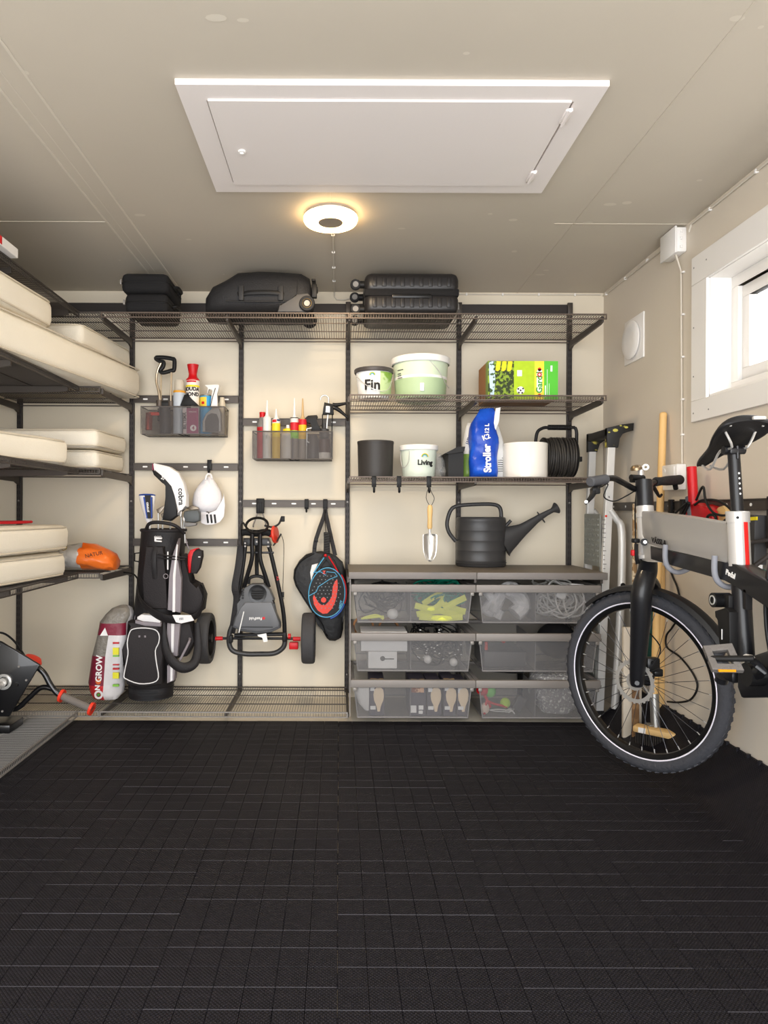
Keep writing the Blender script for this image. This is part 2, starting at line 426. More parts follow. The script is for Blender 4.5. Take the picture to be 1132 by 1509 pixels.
# ================================================================ ceiling hatch
h=thing('ceiling_hatch','large white hinged hatch with a wide frame in the ceiling','hatch',(.144,2.25,CZ-.02))
hx0,hx1,hy0,hy1=-.467,.755,1.925,2.575; w=.075
b=B(); z0,z1=CZ-.018,CZ
b.prism([(hx0,hy0),(hx1,hy0),(hx1-w,hy0+w),(hx0+w,hy0+w)],z0,z1,'XY').prism([(hx0,hy1),(hx0+w,hy1-w),(hx1-w,hy1-w),(hx1,hy1)],z0,z1,'XY')
b.prism([(hx0,hy0),(hx0+w,hy0+w),(hx0+w,hy1-w),(hx0,hy1)],z0,z1,'XY').prism([(hx1,hy0),(hx1,hy1),(hx1-w,hy1-w),(hx1-w,hy0+w)],z0,z1,'XY')
hw=mt('hatch_white','#e6dfdb',.5,var=.01)
b.build('frame',hw,h,flat=True,bev=.0015)
lid=B().box((hx0+w+.004,hy0+w-.008,CZ-.024),(hx1-w-.008,hy1-w+.006,CZ-.004),.001).build('lid',hw,h,flat=True)
b=B().cyl((hx0+.14,2.27,CZ-.03),(hx0+.14,2.27,CZ-.022),.013,20).box((hx0+.134,2.266,CZ-.034),(hx0+.146,2.274,CZ-.028),.001)
b.build('latch',whitep,lid)
for yy in (2.06,2.43):
    b=B().box((hx1-w-.014,yy-.035,CZ-.030),(hx1-w+.008,yy+.035,CZ-.019),.003).cyl((hx1-w-.003,yy-.04,CZ-.031),(hx1-w-.003,yy+.04,CZ-.031),.005,10)
    b.build('hinge',hw,h)
# ceiling lamp
lc=V((-.04,2.80,CZ)); lm=thing('ceiling_lamp','round white ceiling lamp glowing as a warm ring','lamp',lc)
b=B(); b.lathe([(0,0),(.085,0),(.085,-.012),(.106,-.013),(.108,-.0145),(.105,-.016)],lc,n=64); b.build('housing',whitep,lm)
b=B(); b.lathe([(.1085,-.015),(.1102,-.018),(.1102,-.027),(.107,-.034),(.105,-.0365),(.098,-.040),(.056,-.040),(.050,-.036)],lc,n=64); b.build('diffuser',mt('lamp_diffuser','#ffd79a',.4,emit=12,var=0),lm)
b=B(); b.lathe([(.051,-.034),(.050,-.038),(0,-.038)],lc,n=48); b.build('sensor_disc',mt('lamp_disc','#8f8477',.5),lm)
ld=bpy.data.lights.new('lamp_light','AREA'); ld.shape='DISK'; ld.size=.2; ld.energy=7; ld.color=(1,.80,.55)
lo=bpy.data.objects.new('lamp_light',ld); COL.objects.link(lo); lo.location=lc+V((0,0,-.046)); lo.parent=None
# cables on ceiling / walls
cabm=mt('white_cable','#cfc7b9',.5)
def cable(name,label,pts,clips,parent=None,r=.004,k=1):
    t=thing(name,label,'cable',pts[0]); B().tube(pts,r,8,k).build('cord',cabm,t)
    b=B()
    for c,s in clips: b.cb(c,s,.002)
    b.split('clip',whitep,t); return t
zc=CZ-.006
cl=[(V((-.032,y,zc)),(.016,.008,.010)) for y in (3.0,3.2,3.4,3.6)]
cable('lamp_cable','thin white cable running across the ceiling from the lamp to the back wall',[(-.04,2.91,zc),(-.032,3.0,zc),(-.032,WY-.02,zc),(-.032,WY-.006,zc-.02),(-.02,WY-.006,2.19),(.02,WY-.006,2.188),(.10,WY-.006,2.205),(.14,WY-.006,2.222),(RX-.02,WY-.007,2.222)],cl+[(V((x,WY-.006,2.222)),(.008,.012,.014)) for x in (.2,.45,.7,.9,1.1,1.3)])
cable('hatch_cable','hair thin pale wire on the ceiling between the hatch and the lamp',[(-.04,2.575,CZ-.002),(-.04,2.70,CZ-.002)],[((-.04,2.6,CZ-.002),(.006,.006,.004))],r=.0012)
cable('wall_cable','white cable clipped along the top of the right wall',[(RX-.007,WY-.01,2.215),(RX-.007,3.04,2.205),(RX-.007,3.02,2.19)],[(V((RX-.006,y,2.213)),(.012,.012,.014)) for y in (3.75,3.5,3.25)])
cable('wall_cable','white cable on the right wall above the window running towards the viewer',[(RX-.007,2.86,2.19),(RX-.007,2.84,2.215),(RX-.007,.8,2.215)],[(V((RX-.006,y,2.215)),(.012,.012,.014)) for y in (2.7,2.4,2.1,1.8)])
cable('wall_cable','white cable dropping down the right wall from the junction box to the socket',[(RX-.03,2.93,2.13),(RX-.007,2.925,2.05),(RX-.007,2.91,1.22)],[(V((RX-.006,2.91,z)),(.012,.014,.008)) for z in (2.04,1.86,1.68,1.5,1.35)])
j=thing('junction_box','white plastic junction box high on the right wall by the ceiling','box',(RX-.025,2.95,2.11))
B().box((RX-.048,2.89,2.12),(RX,3.02,2.225),.006).build('body',whitep,j); b=B().box((RX-.052,2.886,2.115),(RX-.042,3.024,2.23),.005)
for z in (2.135,2.17,2.2): b.box((RX-.03,2.884,z),(RX-.02,2.892,z+.012),.002)
b.build('cover',white,j)
j=thing('wall_socket','white wall socket box at the bottom of the white wall cable','socket',(RX-.025,2.93,1.1))
B().box((RX-.042,2.885,1.115),(RX,3.025,1.225),.006).build('body',whitep,j)
b=B().cyl((RX-.0445,2.995,1.20),(RX-.04,2.995,1.20),.010,14).box((RX-.046,2.90,1.13),(RX-.04,2.975,1.215),.004); b.build('cover',white,j)
# vent
j=thing('wall_vent','white round air vent on a square plate on the right wall','vent',(RX,3.39,1.77))
B().box((RX-.008,3.285,1.765),(RX,3.505,1.985),.003).build('plate',whitep,j)
b=B(); vc=(RX,3.405,1.875)
b.lathe([(.075,0),(.075,.014)],vc,(-1,0,0),40); b.build('slot',slotm,j)
b=B(); b.lathe([(0,.030),(.05,.030),(.085,.027),(.095,.020),(.093,.014),(0,.014)],vc,(-1,0,0),48); b.build('disc',white,j)
# ================================================================ SHELVING
UX=[-1.767,-1.147,-.545,.045,.658,1.268]
ZT,ZA,ZB,ZC,Z2,Z3,ZW,ZB0=1.971,1.613,1.22,.717,1.580,1.186,.727,.053
def bracket(parent,f,ztop,depth=.47,hw=.035,label=None,thin=False):
    # f maps (u along wall, d out from wall, z)
    if thin: prof=[(0,ztop-.012),(depth,ztop-.012),(depth,ztop-.03),(0,ztop-.05)]
    else: prof=[(0,ztop-.012),(depth-.02,ztop-.012),(depth,ztop-.006),(depth,ztop-.034),(depth-.03,ztop-.040),(.05,ztop-.012-hw),(0,ztop-.03-hw)]
    n=len(prof); vs=[f(-.006,d,z) for d,z in prof]+[f(.006,d,z) for d,z in prof]
    b=B(); b.add(vs,[tuple(range(n)),tuple(range(n,2*n))]+[(i,(i+1)%n,n+(i+1)%n,n+i) for i in range(n)])
    return b.build('shelf_bracket',metal,parent,flat=True,bev=.0015)
def upright(x,z0,z1,label,rows,group=None):
    t=thing('wall_upright',label,'upright',(x,WY-.012,z0),group=group)
    b=B().box((x-.0125,WY-.024,z0),(x+.0125,WY,z1),.002)
    b.m=1; z=z0+.03
    while z<z1-.02:
        b.box((x-.0075,WY-.0248,z),(x-.0035,WY-.0235,z+.018)); b.box((x+.0035,WY-.0248,z),(x+.0075,WY-.0235,z+.018)); z+=.032
    b.build('channel',[metal_dark,slotm],t,flat=True)
    b=B()
    for z in (z0+.1,(z0+z1)/2,z1-.06): b.cyl((x,WY-.0262,z),(x,WY-.024,z),.0045,10)
    b.split('screw',metal_light,t)
    for zz in rows: bracket(t,lambda u,d,z:(x+u,WY-.024-d,z),zz,thin=zz<.2)
    return t
upright(UX[0],.02,2.12,'slotted steel upright on the back wall, leftmost, behind the cream cushions',[ZT,ZA,ZB,ZC,ZB0])
upright(UX[1],.02,2.12,'slotted steel upright on the back wall between the cushions and the golf bag',[ZT,ZA,ZB,ZC,ZB0])
upright(UX[2],.02,2.12,'slotted steel upright on the back wall behind the folded golf trolley',[ZT,ZB0])
upright(UX[3],.02,2.12,'slotted steel upright on the back wall just right of the padel racket',[ZT,Z2,Z3,ZW-.018,ZB0])
upright(UX[4],.02,2.12,'slotted steel upright on the back wall behind the watering can',[ZT,Z2,Z3,ZW-.018])
upright(UX[5],.02,2.12,'slotted steel upright on the back wall, rightmost, beside the cable reel',[ZT,Z2,Z3,ZW-.018])
t=thing('hanging_track','dark steel track along the top of the back wall carrying the uprights','track',(-.25,WY-.01,2.1))
B().box((-1.86,WY-.016,2.115),(UX[5]+.012,WY,2.165),.003).build('rail',metal_dark,t,flat=True)
b=B(); 
for x in UX: b.box((x-.014,WY-.03,2.10),(x+.014,WY-.014,2.172),.003)
b.split('hook',metal,t)
def sideupright(y,label,rows):
    t=thing('wall_upright',label,'upright',(LX+.012,y,.02))
    b=B().box((LX,y-.0125,.02),(LX+.024,y+.0125,2.12),.002); b.m=1; z=.05
    while z<2.1:
        b.box((LX+.0235,y-.0075,z),(LX+.0248,y-.0035,z+.018)); z+=.032
    b.build('channel',[metal_dark,slotm],t,flat=True)
    for zz in rows: bracket(t,lambda u,d,z:(LX+.024+d,y+u,z),zz,depth=.60,thin=zz<.2)
sideupright(3.22,'steel upright on the left wall in the corner under the cushions',[ZT,ZA,ZB,ZC,ZB0])
sideupright(2.66,'steel upright halfway along the left wall shelves',[ZT,ZA,ZB,ZC,ZB0])
sideupright(2.11,'steel upright on the left wall nearest the viewer',[ZT,ZA,ZB,ZC,ZB0])
def wshelf(label,f,L,D,z,light=False,mat=None,wr=.0017):
    t=thing('wire_shelf',label,'shelf',f(L/2,D/2,z)); mt_=mat or metal
    def seg(b,a,c,r): b.tube([f(*a),f(*c)],r,4,caps=True)
    b=B(); n=int(L/.0127)
    for i in range(1,n):
        u=i*L/n; b.tube([f(u,D,z-.003),f(u,.001,z-.003),f(u,.0,z-.022)],.0013 if light else wr,4)
    for d in (D*.33,D*.66): seg(b,(0,d,z-.0065),(L,d,z-.0065),.0032)
    b.build('wire_deck',mt_,t,flat=True)
    b=B(); seg(b,(0,-.001,z-.002),(L,-.001,z-.002),.0042); seg(b,(0,-.001,z-.024),(L,-.001,z-.024),.0038)
    for u in (0.003,L-.003): b.box(f(u-.003,-.004,z-.026),f(u+.003,.001,z))
    b.build('front_rim',metal_light if light else mt_,t)
    b=B(); seg(b,(0,D,z-.004),(L,D,z-.004),.0042); seg(b,(0,D,z-.02),(L,D,z-.02),.0035)
    b.build('back_rim',mt_,t)
    return t
def fb(x0): return lambda u,d,z:V((x0+u,FY+d,z))
def flx(y0): return lambda u,d,z:V((-1.254-d,y0+u,z))
D=WY-.028-FY
metal_br=mt('brown_grey_wire','#5d5148',.45,.3)
wshelf('long wire shelf at the top left carrying the black cases and duffel',fb(-1.147),1.192,D,ZT,mat=metal_br)
wshelf('long wire shelf at the top right carrying the black suitcase',fb(.047),1.235,D,ZT,mat=metal_br)
wshelf('wire shelf holding the two paint buckets and the green box',fb(.047),1.235,D,Z2,mat=metal_br)
wshelf('wire shelf holding the blue bag, pots and cable reel',fb(.047),1.235,D,Z3,mat=metal_br)
for z,l in ((ZT,'short wire shelf in the top left corner under the ceiling'),(ZA,'short corner wire shelf under the thickest cream mattress'),(ZB,'short corner wire shelf under the pair of stacked cushions'),(ZC,'short corner wire shelf with the orange bag')):
    wshelf(l,fb(-1.767),.617,D,z)
galv=mt('galvanised_wire','#a5a29e',.4,.4)
wshelf('long wire shelf just above the floor under the golf bag and trolley',fb(-1.147),1.192,D,ZB0,light=True)
wshelf('short wire shelf just above the floor in the left corner',fb(-1.767),.617,D,ZB0,light=True)
for z,l in ((ZT,'top wire shelf along the left wall with the flat white box'),(ZA,'wire shelf along the left wall under the thick cream mattress'),(ZB,'wire shelf along the left wall under the single middle cushion'),(ZC,'wire shelf along the left wall under the lowest cushions')):
    wshelf(l,flx(2.08),1.205,.62,z)
wshelf('lowest wire shelf along the left wall under the black power tool',flx(2.08),1.205,.62,ZB0,light=True,mat=galv)
# worktops
wtm=mt('taupe_laminate','#746b60',.55,var=.05,vs=20)
wte=mt('worktop_edge','#7d7773',.5)
for x0,x1,l in ((.047,.660,'left half of the grey brown worktop above the drawers'),(.662,1.288,'right half of the grey brown worktop under the watering can')):
    t=thing('worktop',l,'worktop',((x0+x1)/2,3.53,ZW-.03))
    B().box((x0,FY-.005,ZW-.022),(x1,WY-.028,ZW),.001).build('board',wtm,t,flat=True)
    B().box((x0,FY-.012,ZW-.032),(x1,FY-.005,ZW+.001),.002).build('edge_strip',wte,t)
# utility rails
def rail(x0,x1,z,label,parent_y=WY-.024):
    t=thing('slotted_rail',label,'rail',((x0+x1)/2,parent_y,z-.02))
    b=B().box((x0,WY-.030,z-.020),(x1,WY-.024,z+.020),.0015).box((x0,WY-.036,z-.020),(x1,WY-.028,z-.0165)).box((x0,WY-.036,z+.0165),(x1,WY-.028,z+.020))
    b.build('bar',metal,t,flat=True)
    b=B(); x=x0+.065
    while x<x1-.03:
        b.prism([(x+u,z+v) for u,v in rrect(.026,.008,.0039)],WY-.0312,WY-.0298,'XZ'); x+=(x1-x0-.13)/4
    b.split('slot',winkk,t,flat=True)
def zr(py): return HZ+(753-py)/267.5
rail(UX[1]+.013,UX[2]-.013,zr(589.5),'dark slotted rail behind the upper left storage bin')
rail(UX[1]+.013,UX[2]-.013,zr(689),'dark slotted rail holding the white cap')
rail(UX[1]+.013,UX[2]-.013,zr(800),'dark slotted rail behind the top of the golf bag')
rail(UX[2]+.013,UX[3]-.013,zr(622.5),'dark slotted rail behind the storage bin with cartridges')
rail(UX[2]+.013,UX[3]-.013,zr(742.5),'dark slotted rail holding the trolley and the padel racket')
t=thing('slotted_rail','long dark slotted rail on the right wall behind the bicycle','rail',(RX,2.8,1.0)); z=1.048
b=B().box((RX-.020,1.5,z-.021),(RX-.014,3.68,z+.021),.0015).box((RX-.026,1.5,z-.021),(RX-.018,3.68,z-.017)).box((RX-.026,1.5,z+.017),(RX-.018,3.68,z+.021)).box((RX-.014,3.5,z-.02),(RX,3.53,z+.02)).box((RX-.014,2.3,z-.02),(RX,2.33,z+.02))
b.build('bar',metal,t,flat=True)
b=B(); y=3.6
while y>1.6: b.cyl((RX-.0212,y,z),(RX-.0198,y,z),.006,10); y-=.15
b.split('slot',winkk,t)
def clip_hook(x,ztop,y,label,drop=.07,w=.022,group=None,base=True):
    t=thing('rail_hook',label,'hook',(x,y,ztop-drop),group=group)
    b=B()
    if base: b.box((x-w/2,y-.012,ztop-.05),(x+w/2,y-.004,ztop+.004),.002).box((x-w/2,y-.012,ztop),(x+w/2,y+.006,ztop+.005),.001)
    else: b.box((x-w/2,y-.010,ztop-.02),(x+w/2,y-.002,ztop+.006),.002)
    b.build('plate',black,t)
    B().tube([(x,y-.008,ztop-.02),(x,y-.009,ztop-drop+.012),(x,y-.018,ztop-drop),(x,y-.03,ztop-drop+.006),(x,y-.034,ztop-drop+.022)],.005,8,4).build('prong',black,t)
    return t
clip_hook(PX1:=P(309,0,3.77).x,zr(680),WY-.034,'black hook on the rail holding the white cap',.07,.024)
clip_hook(P(452,0,3.77).x,zr(737),WY-.034,'empty black hook between the trolley and the racket',.065,.022)
clip_hook(P(479.5,0,3.77).x,zr(737),WY-.034,'black hook holding the racket cover strap',.075,.024)
# trolley hook (wide)
t=thing('rail_hook','wide black hook holding the folded golf trolley','hook',(P(384,0,3.77).x,WY-.034,.98)); x=P(384,0,3.77).x; y=WY-.034
b=B().box((x-.022,y-.014,zr(757)),(x+.022,y-.004,zr(735)),.003).box((x-.017,y-.02,zr(757)),(x-.005,y-.01,zr(740)),.002).box((x+.005,y-.02,zr(757)),(x+.017,y-.01,zr(740)),.002); b.build('plate',black,t)
B().tube([(x-.012,y-.01,zr(756)),(x-.033,y-.03,zr(772)),(x-.033,y-.05,zr(776))],.0045,8,3).tube([(x+.012,y-.01,zr(756)),(x+.033,y-.03,zr(772)),(x+.033,y-.05,zr(776))],.0045,8,3).build('prong',metal_light,t)
for px,l in ((551,'black hook under the shelf, first from the left, below the dark pot'),(588,'black hook under the shelf between the dark pot and white bucket'),(632,'black hook under the shelf holding the trowel')):
    x=(px-500)/307.; y=FY-.004
    t=thing('shelf_hook',l,'hook',(x,y,1.10),group='hooks under the shelf')
    b=B().box((x-.011,y-.006,1.135),(x+.011,y+.002,1.188),.002).box((x-.011,y-.006,1.183),(x+.011,y+.012,1.189),.001); b.build('plate',black,t)
    B().tube([(x,y-.003,1.15),(x,y-.005,1.122),(x,y-.014,1.112),(x,y-.024,1.118),(x,y-.026,1.132)],.0055,8,4).build('prong',black,t)
# ================================================================ DRAWERS
drawer_m=mt('smoky_translucent_plastic','#8a8888',.38,alpha=.27,var=.03)
drawer_e=mt('smoky_plastic_edge','#7f7c7b',.4)
rimm=mt('grey_rim','#86807b',.5,.1)
def drawer(x0,zr_,label):
    W=.60; y0=FY+.002; y1=y0+.44; x1=x0+W; t=thing('drawer',label,'drawer',(x0+W/2,y0+.22,zr_-.185),group=None)
    b=B().box((x0,y0-.006,zr_-.037),(x1,y0+.014,zr_),.003)
    b.box((x0,y0+.014,zr_-.022),(x0+.02,y1,zr_-.004),.002).box((x1-.02,y0+.014,zr_-.022),(x1,y1,zr_-.004),.002).box((x0,y1-.015,zr_-.022),(x1,y1,zr_-.004),.002)
    b.build('rim',rimm,t)
    def rg(k,z): return [V((x0+.018+k,y0+.006+k*.3,z)),V((x1-.018-k,y0+.006+k*.3,z)),V((x1-.018-k,y1-.012-k,z)),V((x0+.018+k,y1-.012-k,z))]
    b=B().loft([rg(0,zr_-.02),rg(.016,zr_-.182)],cap=False); r=rg(.016,zr_-.182); b.add(r,[(0,1,2,3)])
    b.build('basket',drawer_m,t,solid=.0025,flat=True)
    b=B(); rb=rg(.0165,zr_-.183); b.tube(rb,.0035,6,closed=True); rt=rg(0.0005,zr_-.037)
    for a,c in zip(rt,rb): b.tube([a,c],.0028,6)
    b.build('basket_edge',drawer_e,t)
    xm_=x0+.29; B().add([(xm_,y0+.012,zr_-.03),(xm_+.015,y1-.02,zr_-.03),(xm_+.015,y1-.03,zr_-.18),(xm_,y0+.016,zr_-.18)],[(0,1,2,3)]).build('divider',drawer_e,t,solid=.003,flat=True)
    for xx in (x0+.012,x1-.02-.006):
        B().box((xx,y0-.008,zr_-.053),(xx+.017,y0+.004,zr_-.037),.002).build('stop_clip',metal_light,t)
    return t
XD=[.058,.660]
ZR=[.668,.434,.209]
nm=[['black oddments and green rope','a white carton and black string lights','light bulb cartons'],['grey cloth and white cables','a small red item','a green ball, toys and white mesh']]
row=['top','middle','bottom']; col=['left','right']
for c in (0,1):
    for r_ in (0,1,2):
        drawer(XD[c],ZR[r_],f'smoky drawer, {row[r_]} of the {col[c]} column, holding {nm[c][r_]}')
for c in (0,1):
    t=thing('runner_rack',f'grey steel runner frame carrying the {col[c]} column of drawers','frame',(XD[c]+.3,3.5,.03))
    for sx_ in (0,1):
        xx=XD[c]-.006 if sx_==0 else XD[c]+.601
        B().box((xx,WY-.07,.03),(xx+.006,WY-.03,ZW-.03)).build('post',metal,t)
        if not (c==1 and sx_==0): 
            B().box((xx,FY+.004,.03),(xx+.0055,FY+.03,ZW-.034)).build('post',rimm,t) if (c==0 and sx_==0) else None
        for zz in ZR:
            b=B().box((xx,FY+.006,zz-.038),(xx+.005,WY-.03,zz-.024)); b.build('runner',rimm,t)
# drawer contents
def stuffz(z): return z-.178
z=stuffz(ZR[0]); x=XD[0]
gr=mt('green_rope','#11866b',.7); yl=mt('lime_webbing','#d7dc5a',.7,bump=.2); wc=mt('white_cord','#dcd9d4',.5); gc=mt('grey_cloth','#b5b3b3',.95,bump=.6,bs=120,hex2='#d7d5d4')
y0,y1=FY+.03,FY+.30
tag(tangle(B(),(x+.30,y0,z+.10),(x+.56,y1,z+.19),16,.0045,3,9).build('green_rope',gr),'tangled green rope in the upper left drawer','rope')
tag(tangle(B(),(x+.30,y0-.01,z+.05),(x+.56,y0+.10,z+.16),14,.0045,13,9).build('green_rope',gr),'loose green rope ends seen through the upper left drawer front below the tangle','rope')
b=B()
for pts in ([(.32,.03,.03),(.42,.02,.05),(.52,.03,.03),(.55,.05,.05)],[(.31,.02,.075),(.40,.015,.06),(.45,.03,.11),(.42,.05,.12),(.35,.03,.08)],[(.45,.02,.06),(.50,.015,.09),(.555,.02,.115)],[(.43,.02,.09),(.50,.03,.06),(.555,.02,.045)],[(.33,.02,.02),(.44,.015,.015),(.54,.02,.02)]):
    b.tube([(x+p[0],FY+p[1],z+p[2]) for p in pts],.016,8,6,flat=(1,.25),up=(0,0,1))
tag(b.build('webbing_strap',yl),'lime yellow webbing strap folded in the upper left drawer','strap')
b=B(); tangle(b,(x+.04,y0+.02,z+.005),(x+.27,y1,z+.175),14,.004,5,7); tag(b.build('cord_tangle',black),'black cord and clips in the left half of the upper left drawer','cord')
b=B().tube([(x+.06,y0,z+.01),(x+.12,y0,z+.025),(x+.16,y0,z+.008)],.007,8,5,flat=(1,.4)).tube([(x+.05,y0,z+.008),(x+.16,y0,z+.02)],.005); tag(b.build('yellow_strap',yl),'small lime strap lying at the left of the upper left drawer','strap')
b=B().ell((x+.205,y0+.03,z+.028),(.028,.028,.026)); tag(b.build('white_ball_of_string',wc,sub=0),'small white ball of string in the upper left drawer','string')
# middle-left
z=stuffz(ZR[1])
box_w=mt('white_carton','#e4e1de',.7)
t=thing('carton','white carton with a black key mark in the middle left drawer','carton',(x+.14,FY+.15,z)); b=B().box((x+.05,FY+.03,z+.085),(x+.275,FY+.20,z+.178),.002); b.build('upper_box',box_w,t,flat=True)
b=B().box((x+.085,FY+.028,z+.002),(x+.225,FY+.19,z+.083),.002); lb=b.build('lower_box',box_w,t,flat=True)
b=B().cyl((x+.155,FY+.0265,z+.05),(x+.155,FY+.028,z+.05),.012,18).box((x+.165,FY+.0265,z+.046),(x+.21,FY+.028,z+.051)); b.build('key_mark',dgrey,lb)
b=B(); 
b.lathe([(.055,0),(.055,.03),(.045,.03),(.045,0)],(x+.07,FY+.28,z+.16),(0,-1,.3),24).lathe([(.055,0),(.055,.03),(.045,.03),(.045,0)],(x+.2,FY+.28,z+.15),(0,-1,.3),24)
tag(b.build('tape_roll',brown),'brown tape rolls behind the white carton in the middle left drawer','tape')
b=tangle(B(),(x+.30,y0+.02,z+.005),(x+.56,y1,z+.2),22,.003,9,8); tag(b.build('light_string',blackg),'tangled black string lights in the middle left drawer','string lights')
for px,py,l in ((.375,.045,'clear round bulb at the left of the middle left drawer string lights'),(.50,.032,'clear round bulb at the right of the middle left drawer string lights')):
    tag(B().ell((x+px,FY+.035,z+py),.02,16,10).build('clear_bulb',mt('pearl_glass','#d9d6d2',.2)),l,'bulb')
b=B(); rd=random.Random(8)
for i in range(34): b.ell((x+rd.uniform(.31,.55),FY+rd.uniform(.02,.05),z+rd.uniform(.04,.19)),(.005,.003,.003),6,4)
tag(b.build('small_bulbs',mt('pearl_glass','#d9d6d2',.2)),'scattered tiny pale bulbs of the string lights','bulbs',kind='stuff')
# bottom-left
z=stuffz(ZR[2])
def carton(x0,x1,zt,label,pale):
    t=thing('bulb_carton',label,'carton',((x0+x1)/2,FY+.06,z)); b=B().box((x0,FY+.022,z),(x1,FY+.20,zt),.002); b.build('box',mt('dark_carton','#4a4550',.6),t,flat=True)
    b=B(); cx=(x0*.38+x1*.62)
    if pale: 
        b.lathe([(0,0),(.006,.0),(.012,.03),(.023,.055),(.026,.08),(.022,.105),(0,.125)],(cx,FY+.022,z+.02),(0,0,1),16,sy=.12); b.build('printed_bulb',mt('printed_bulb','#f1d9b8',.6),t)
        b=B().box((x0+.006,FY+.0205,zt-.05),(x0+.026,FY+.022,zt-.02)).box((x0+.006,FY+.0205,z+.03),(x0+.032,FY+.022,z+.047)); b.split('white_patch',winkk,t)
    else:
        b.prism([(x0+.01,zt-.055),(x1-.01,zt-.055),(x1-.01,zt-.02),(x0+.01,zt-.02)],FY+.0205,FY+.022,'XZ'); b.build('photo_print',mt('fire_print','#8a4a2c',.6,hex2='#e9b48a',vs=40),t)
        b=B().box((x0+.006,FY+.0205,z+.015),(x0+.034,FY+.022,z+.05)).box((x0+.045,FY+.0205,z+.03),(x0+.068,FY+.022,z+.05)).box((x0+.045,FY+.0205,z+.01),(x0+.065,FY+.022,z+.025)); b.split('white_patch',winkk,t)
    b=B().box((x0+.004,FY+.022,zt),(x1-.004,FY+.06,zt+.001)); b.build('top_print',mt('gold_print','#c8a878',.6,hex2='#514b66',vs=25),t)
carton(x+.09,x+.165,z+.170,'bulb carton left of the gap in the bottom left drawer',True)
carton(x+.285,x+.365,z+.168,'carton with a fire picture in the bottom left drawer',False)
carton(x+.370,x+.440,z+.166,'bulb carton with one large pale bulb, middle of the bottom left drawer',True)
carton(x+.450,x+.510,z+.172,'bulb carton with a blue tinted face in the bottom left drawer',True)
carton(x+.515,x+.565,z+.160,'narrow bulb carton at the far right of the bottom left drawer',True)
b=B(); b.loft([ring((x+.085,FY+.05,z+.02),.03,.03,2,18),ring((x+.08,FY+.055,z+.05),.08,.06,2.2,18,.006,3),ring((x+.078,FY+.055,z+.10),.105,.07,2.4,18,.006,3),ring((x+.07,FY+.055,z+.14),.08,.05,2.4,18,.005,3)])
tag(b.build('white_cloth_bundle',mt('white_cloth','#dedbd7',.9,bump=.3)),'white bundled cloth at the left of the bottom left drawer','cloth')
# right column
x=XD[1]; z=stuffz(ZR[0])
b=B()
for pts,r_ in (([(.05,.04,.15),(.09,.04,.10),(.06,.05,.05),(.10,.05,.03)],.022),([(.10,.03,.04),(.12,.03,.10),(.16,.04,.155),(.21,.05,.15)],.030),([(.16,.03,.15),(.21,.03,.12),(.24,.04,.07),(.20,.03,.03)],.040),([(.22,.05,.15),(.25,.05,.10),(.26,.05,.05)],.026),([(.11,.025,.01),(.13,.025,.05)],.022)):
    b.tube([(x+p[0],FY+.03+p[1],z+p[2]) for p in pts],r_,10,6)
tag(b.build('cloth_bundle',gc),'speckled grey cloth twisted in the upper right drawer','cloth')
b=tangle(B(),(x+.30,y0-.01,z+.005),(x+.57,y1,z+.20),18,.0045,21,8); tag(b.build('white_cable',wc),'tangled white cables in the upper right drawer','cable')
tag(B().cb((x+.42,FY+.04,z+.13),(.05,.03,.045),.008,MX.Rotation(R(25),3,'Y')).build('charger',whitep),'white square charger among cables in the upper right drawer','charger')
tag(B().cb((x+.50,FY+.05,z+.165),(.07,.03,.03),.006,MX.Rotation(R(5),3,'Y')).build('charger',whitep),'white flat adapter at the top right of the upper right drawer','charger')
z=stuffz(ZR[1])
tag(B().tube([(x+.08,FY+.06,z+.14),(x+.12,FY+.05,z+.15),(x+.15,FY+.06,z+.13)],.012,8,4).tube([(x+.07,FY+.1,z+.12),(x+.07,FY+.1,z+.005)],.008).build('hand_tool',redo),'small red handled item in the middle right drawer','tool')
tag(B().box((x+.05,FY+.06,z+.001),(x+.26,FY+.30,z+.08),.01).build('grey_case',dgrey),'flat dark case in the middle right drawer','case')
b=B().ell((x+.45,FY+.2,z+.11),(.10,.12,.09)); tag(b.build('black_bundle',blackc),'rounded black bundle at the right of the middle right drawer','bag')
z=stuffz(ZR[2])
tag(B().ell((x+.155,FY+.055,z+.055),.025,20,12).build('ball',mt('tennis_felt','#b5d832',.9,bump=.4)),'bright yellow green ball in the bottom right drawer','ball')
t=thing('toy','red and green rounded toy at the left of the bottom right drawer','toy',(x+.06,FY+.06,z+.1)); B().ell((x+.045,FY+.05,z+.12),(.034,.03,.028)).build('red_half',red,t); B().ell((x+.08,FY+.05,z+.115),(.028,.03,.032)).build('green_half',mt('toy_green','#6cbf52',.5),t)
B().tube([(x+.05,FY+.05,z+.10),(x+.08,FY+.05,z+.04),(x+.045,FY+.05,z+.005)],.008).build('stem',red,t)
tag(B().tube([(x+.06,FY+.04,z+.07),(x+.10,FY+.035,z+.055),(x+.16,FY+.04,z+.04)],.006,8,5).tube([(x+.06,FY+.04,z+.07),(x+.05,FY+.04,z+.004)],.006).build('red_ribbon',red),'thin red ribbon in the bottom right drawer','ribbon')
tag(B().cb((x+.22,FY+.05,z+.055),(.045,.03,.07),.004,MX.Rotation(R(30),3,'Y')).build('cable_box',dgrey),'small dark grey pack tilted beside the green ball','box')
b=B().ell((x+.055,FY+.05,z+.03),(.022,.02,.028)); tag(b.build('doll',mt('cream_toy','#dfc7b5',.7)),'small cream coloured toy in the corner of the bottom right drawer','toy')
tag(tangle(B(),(x+.08,y0,z+.002),(x+.27,y0+.05,z+.03),4,.003,33,6).build('white_string',wc),'white string along the bottom of the bottom right drawer','string')
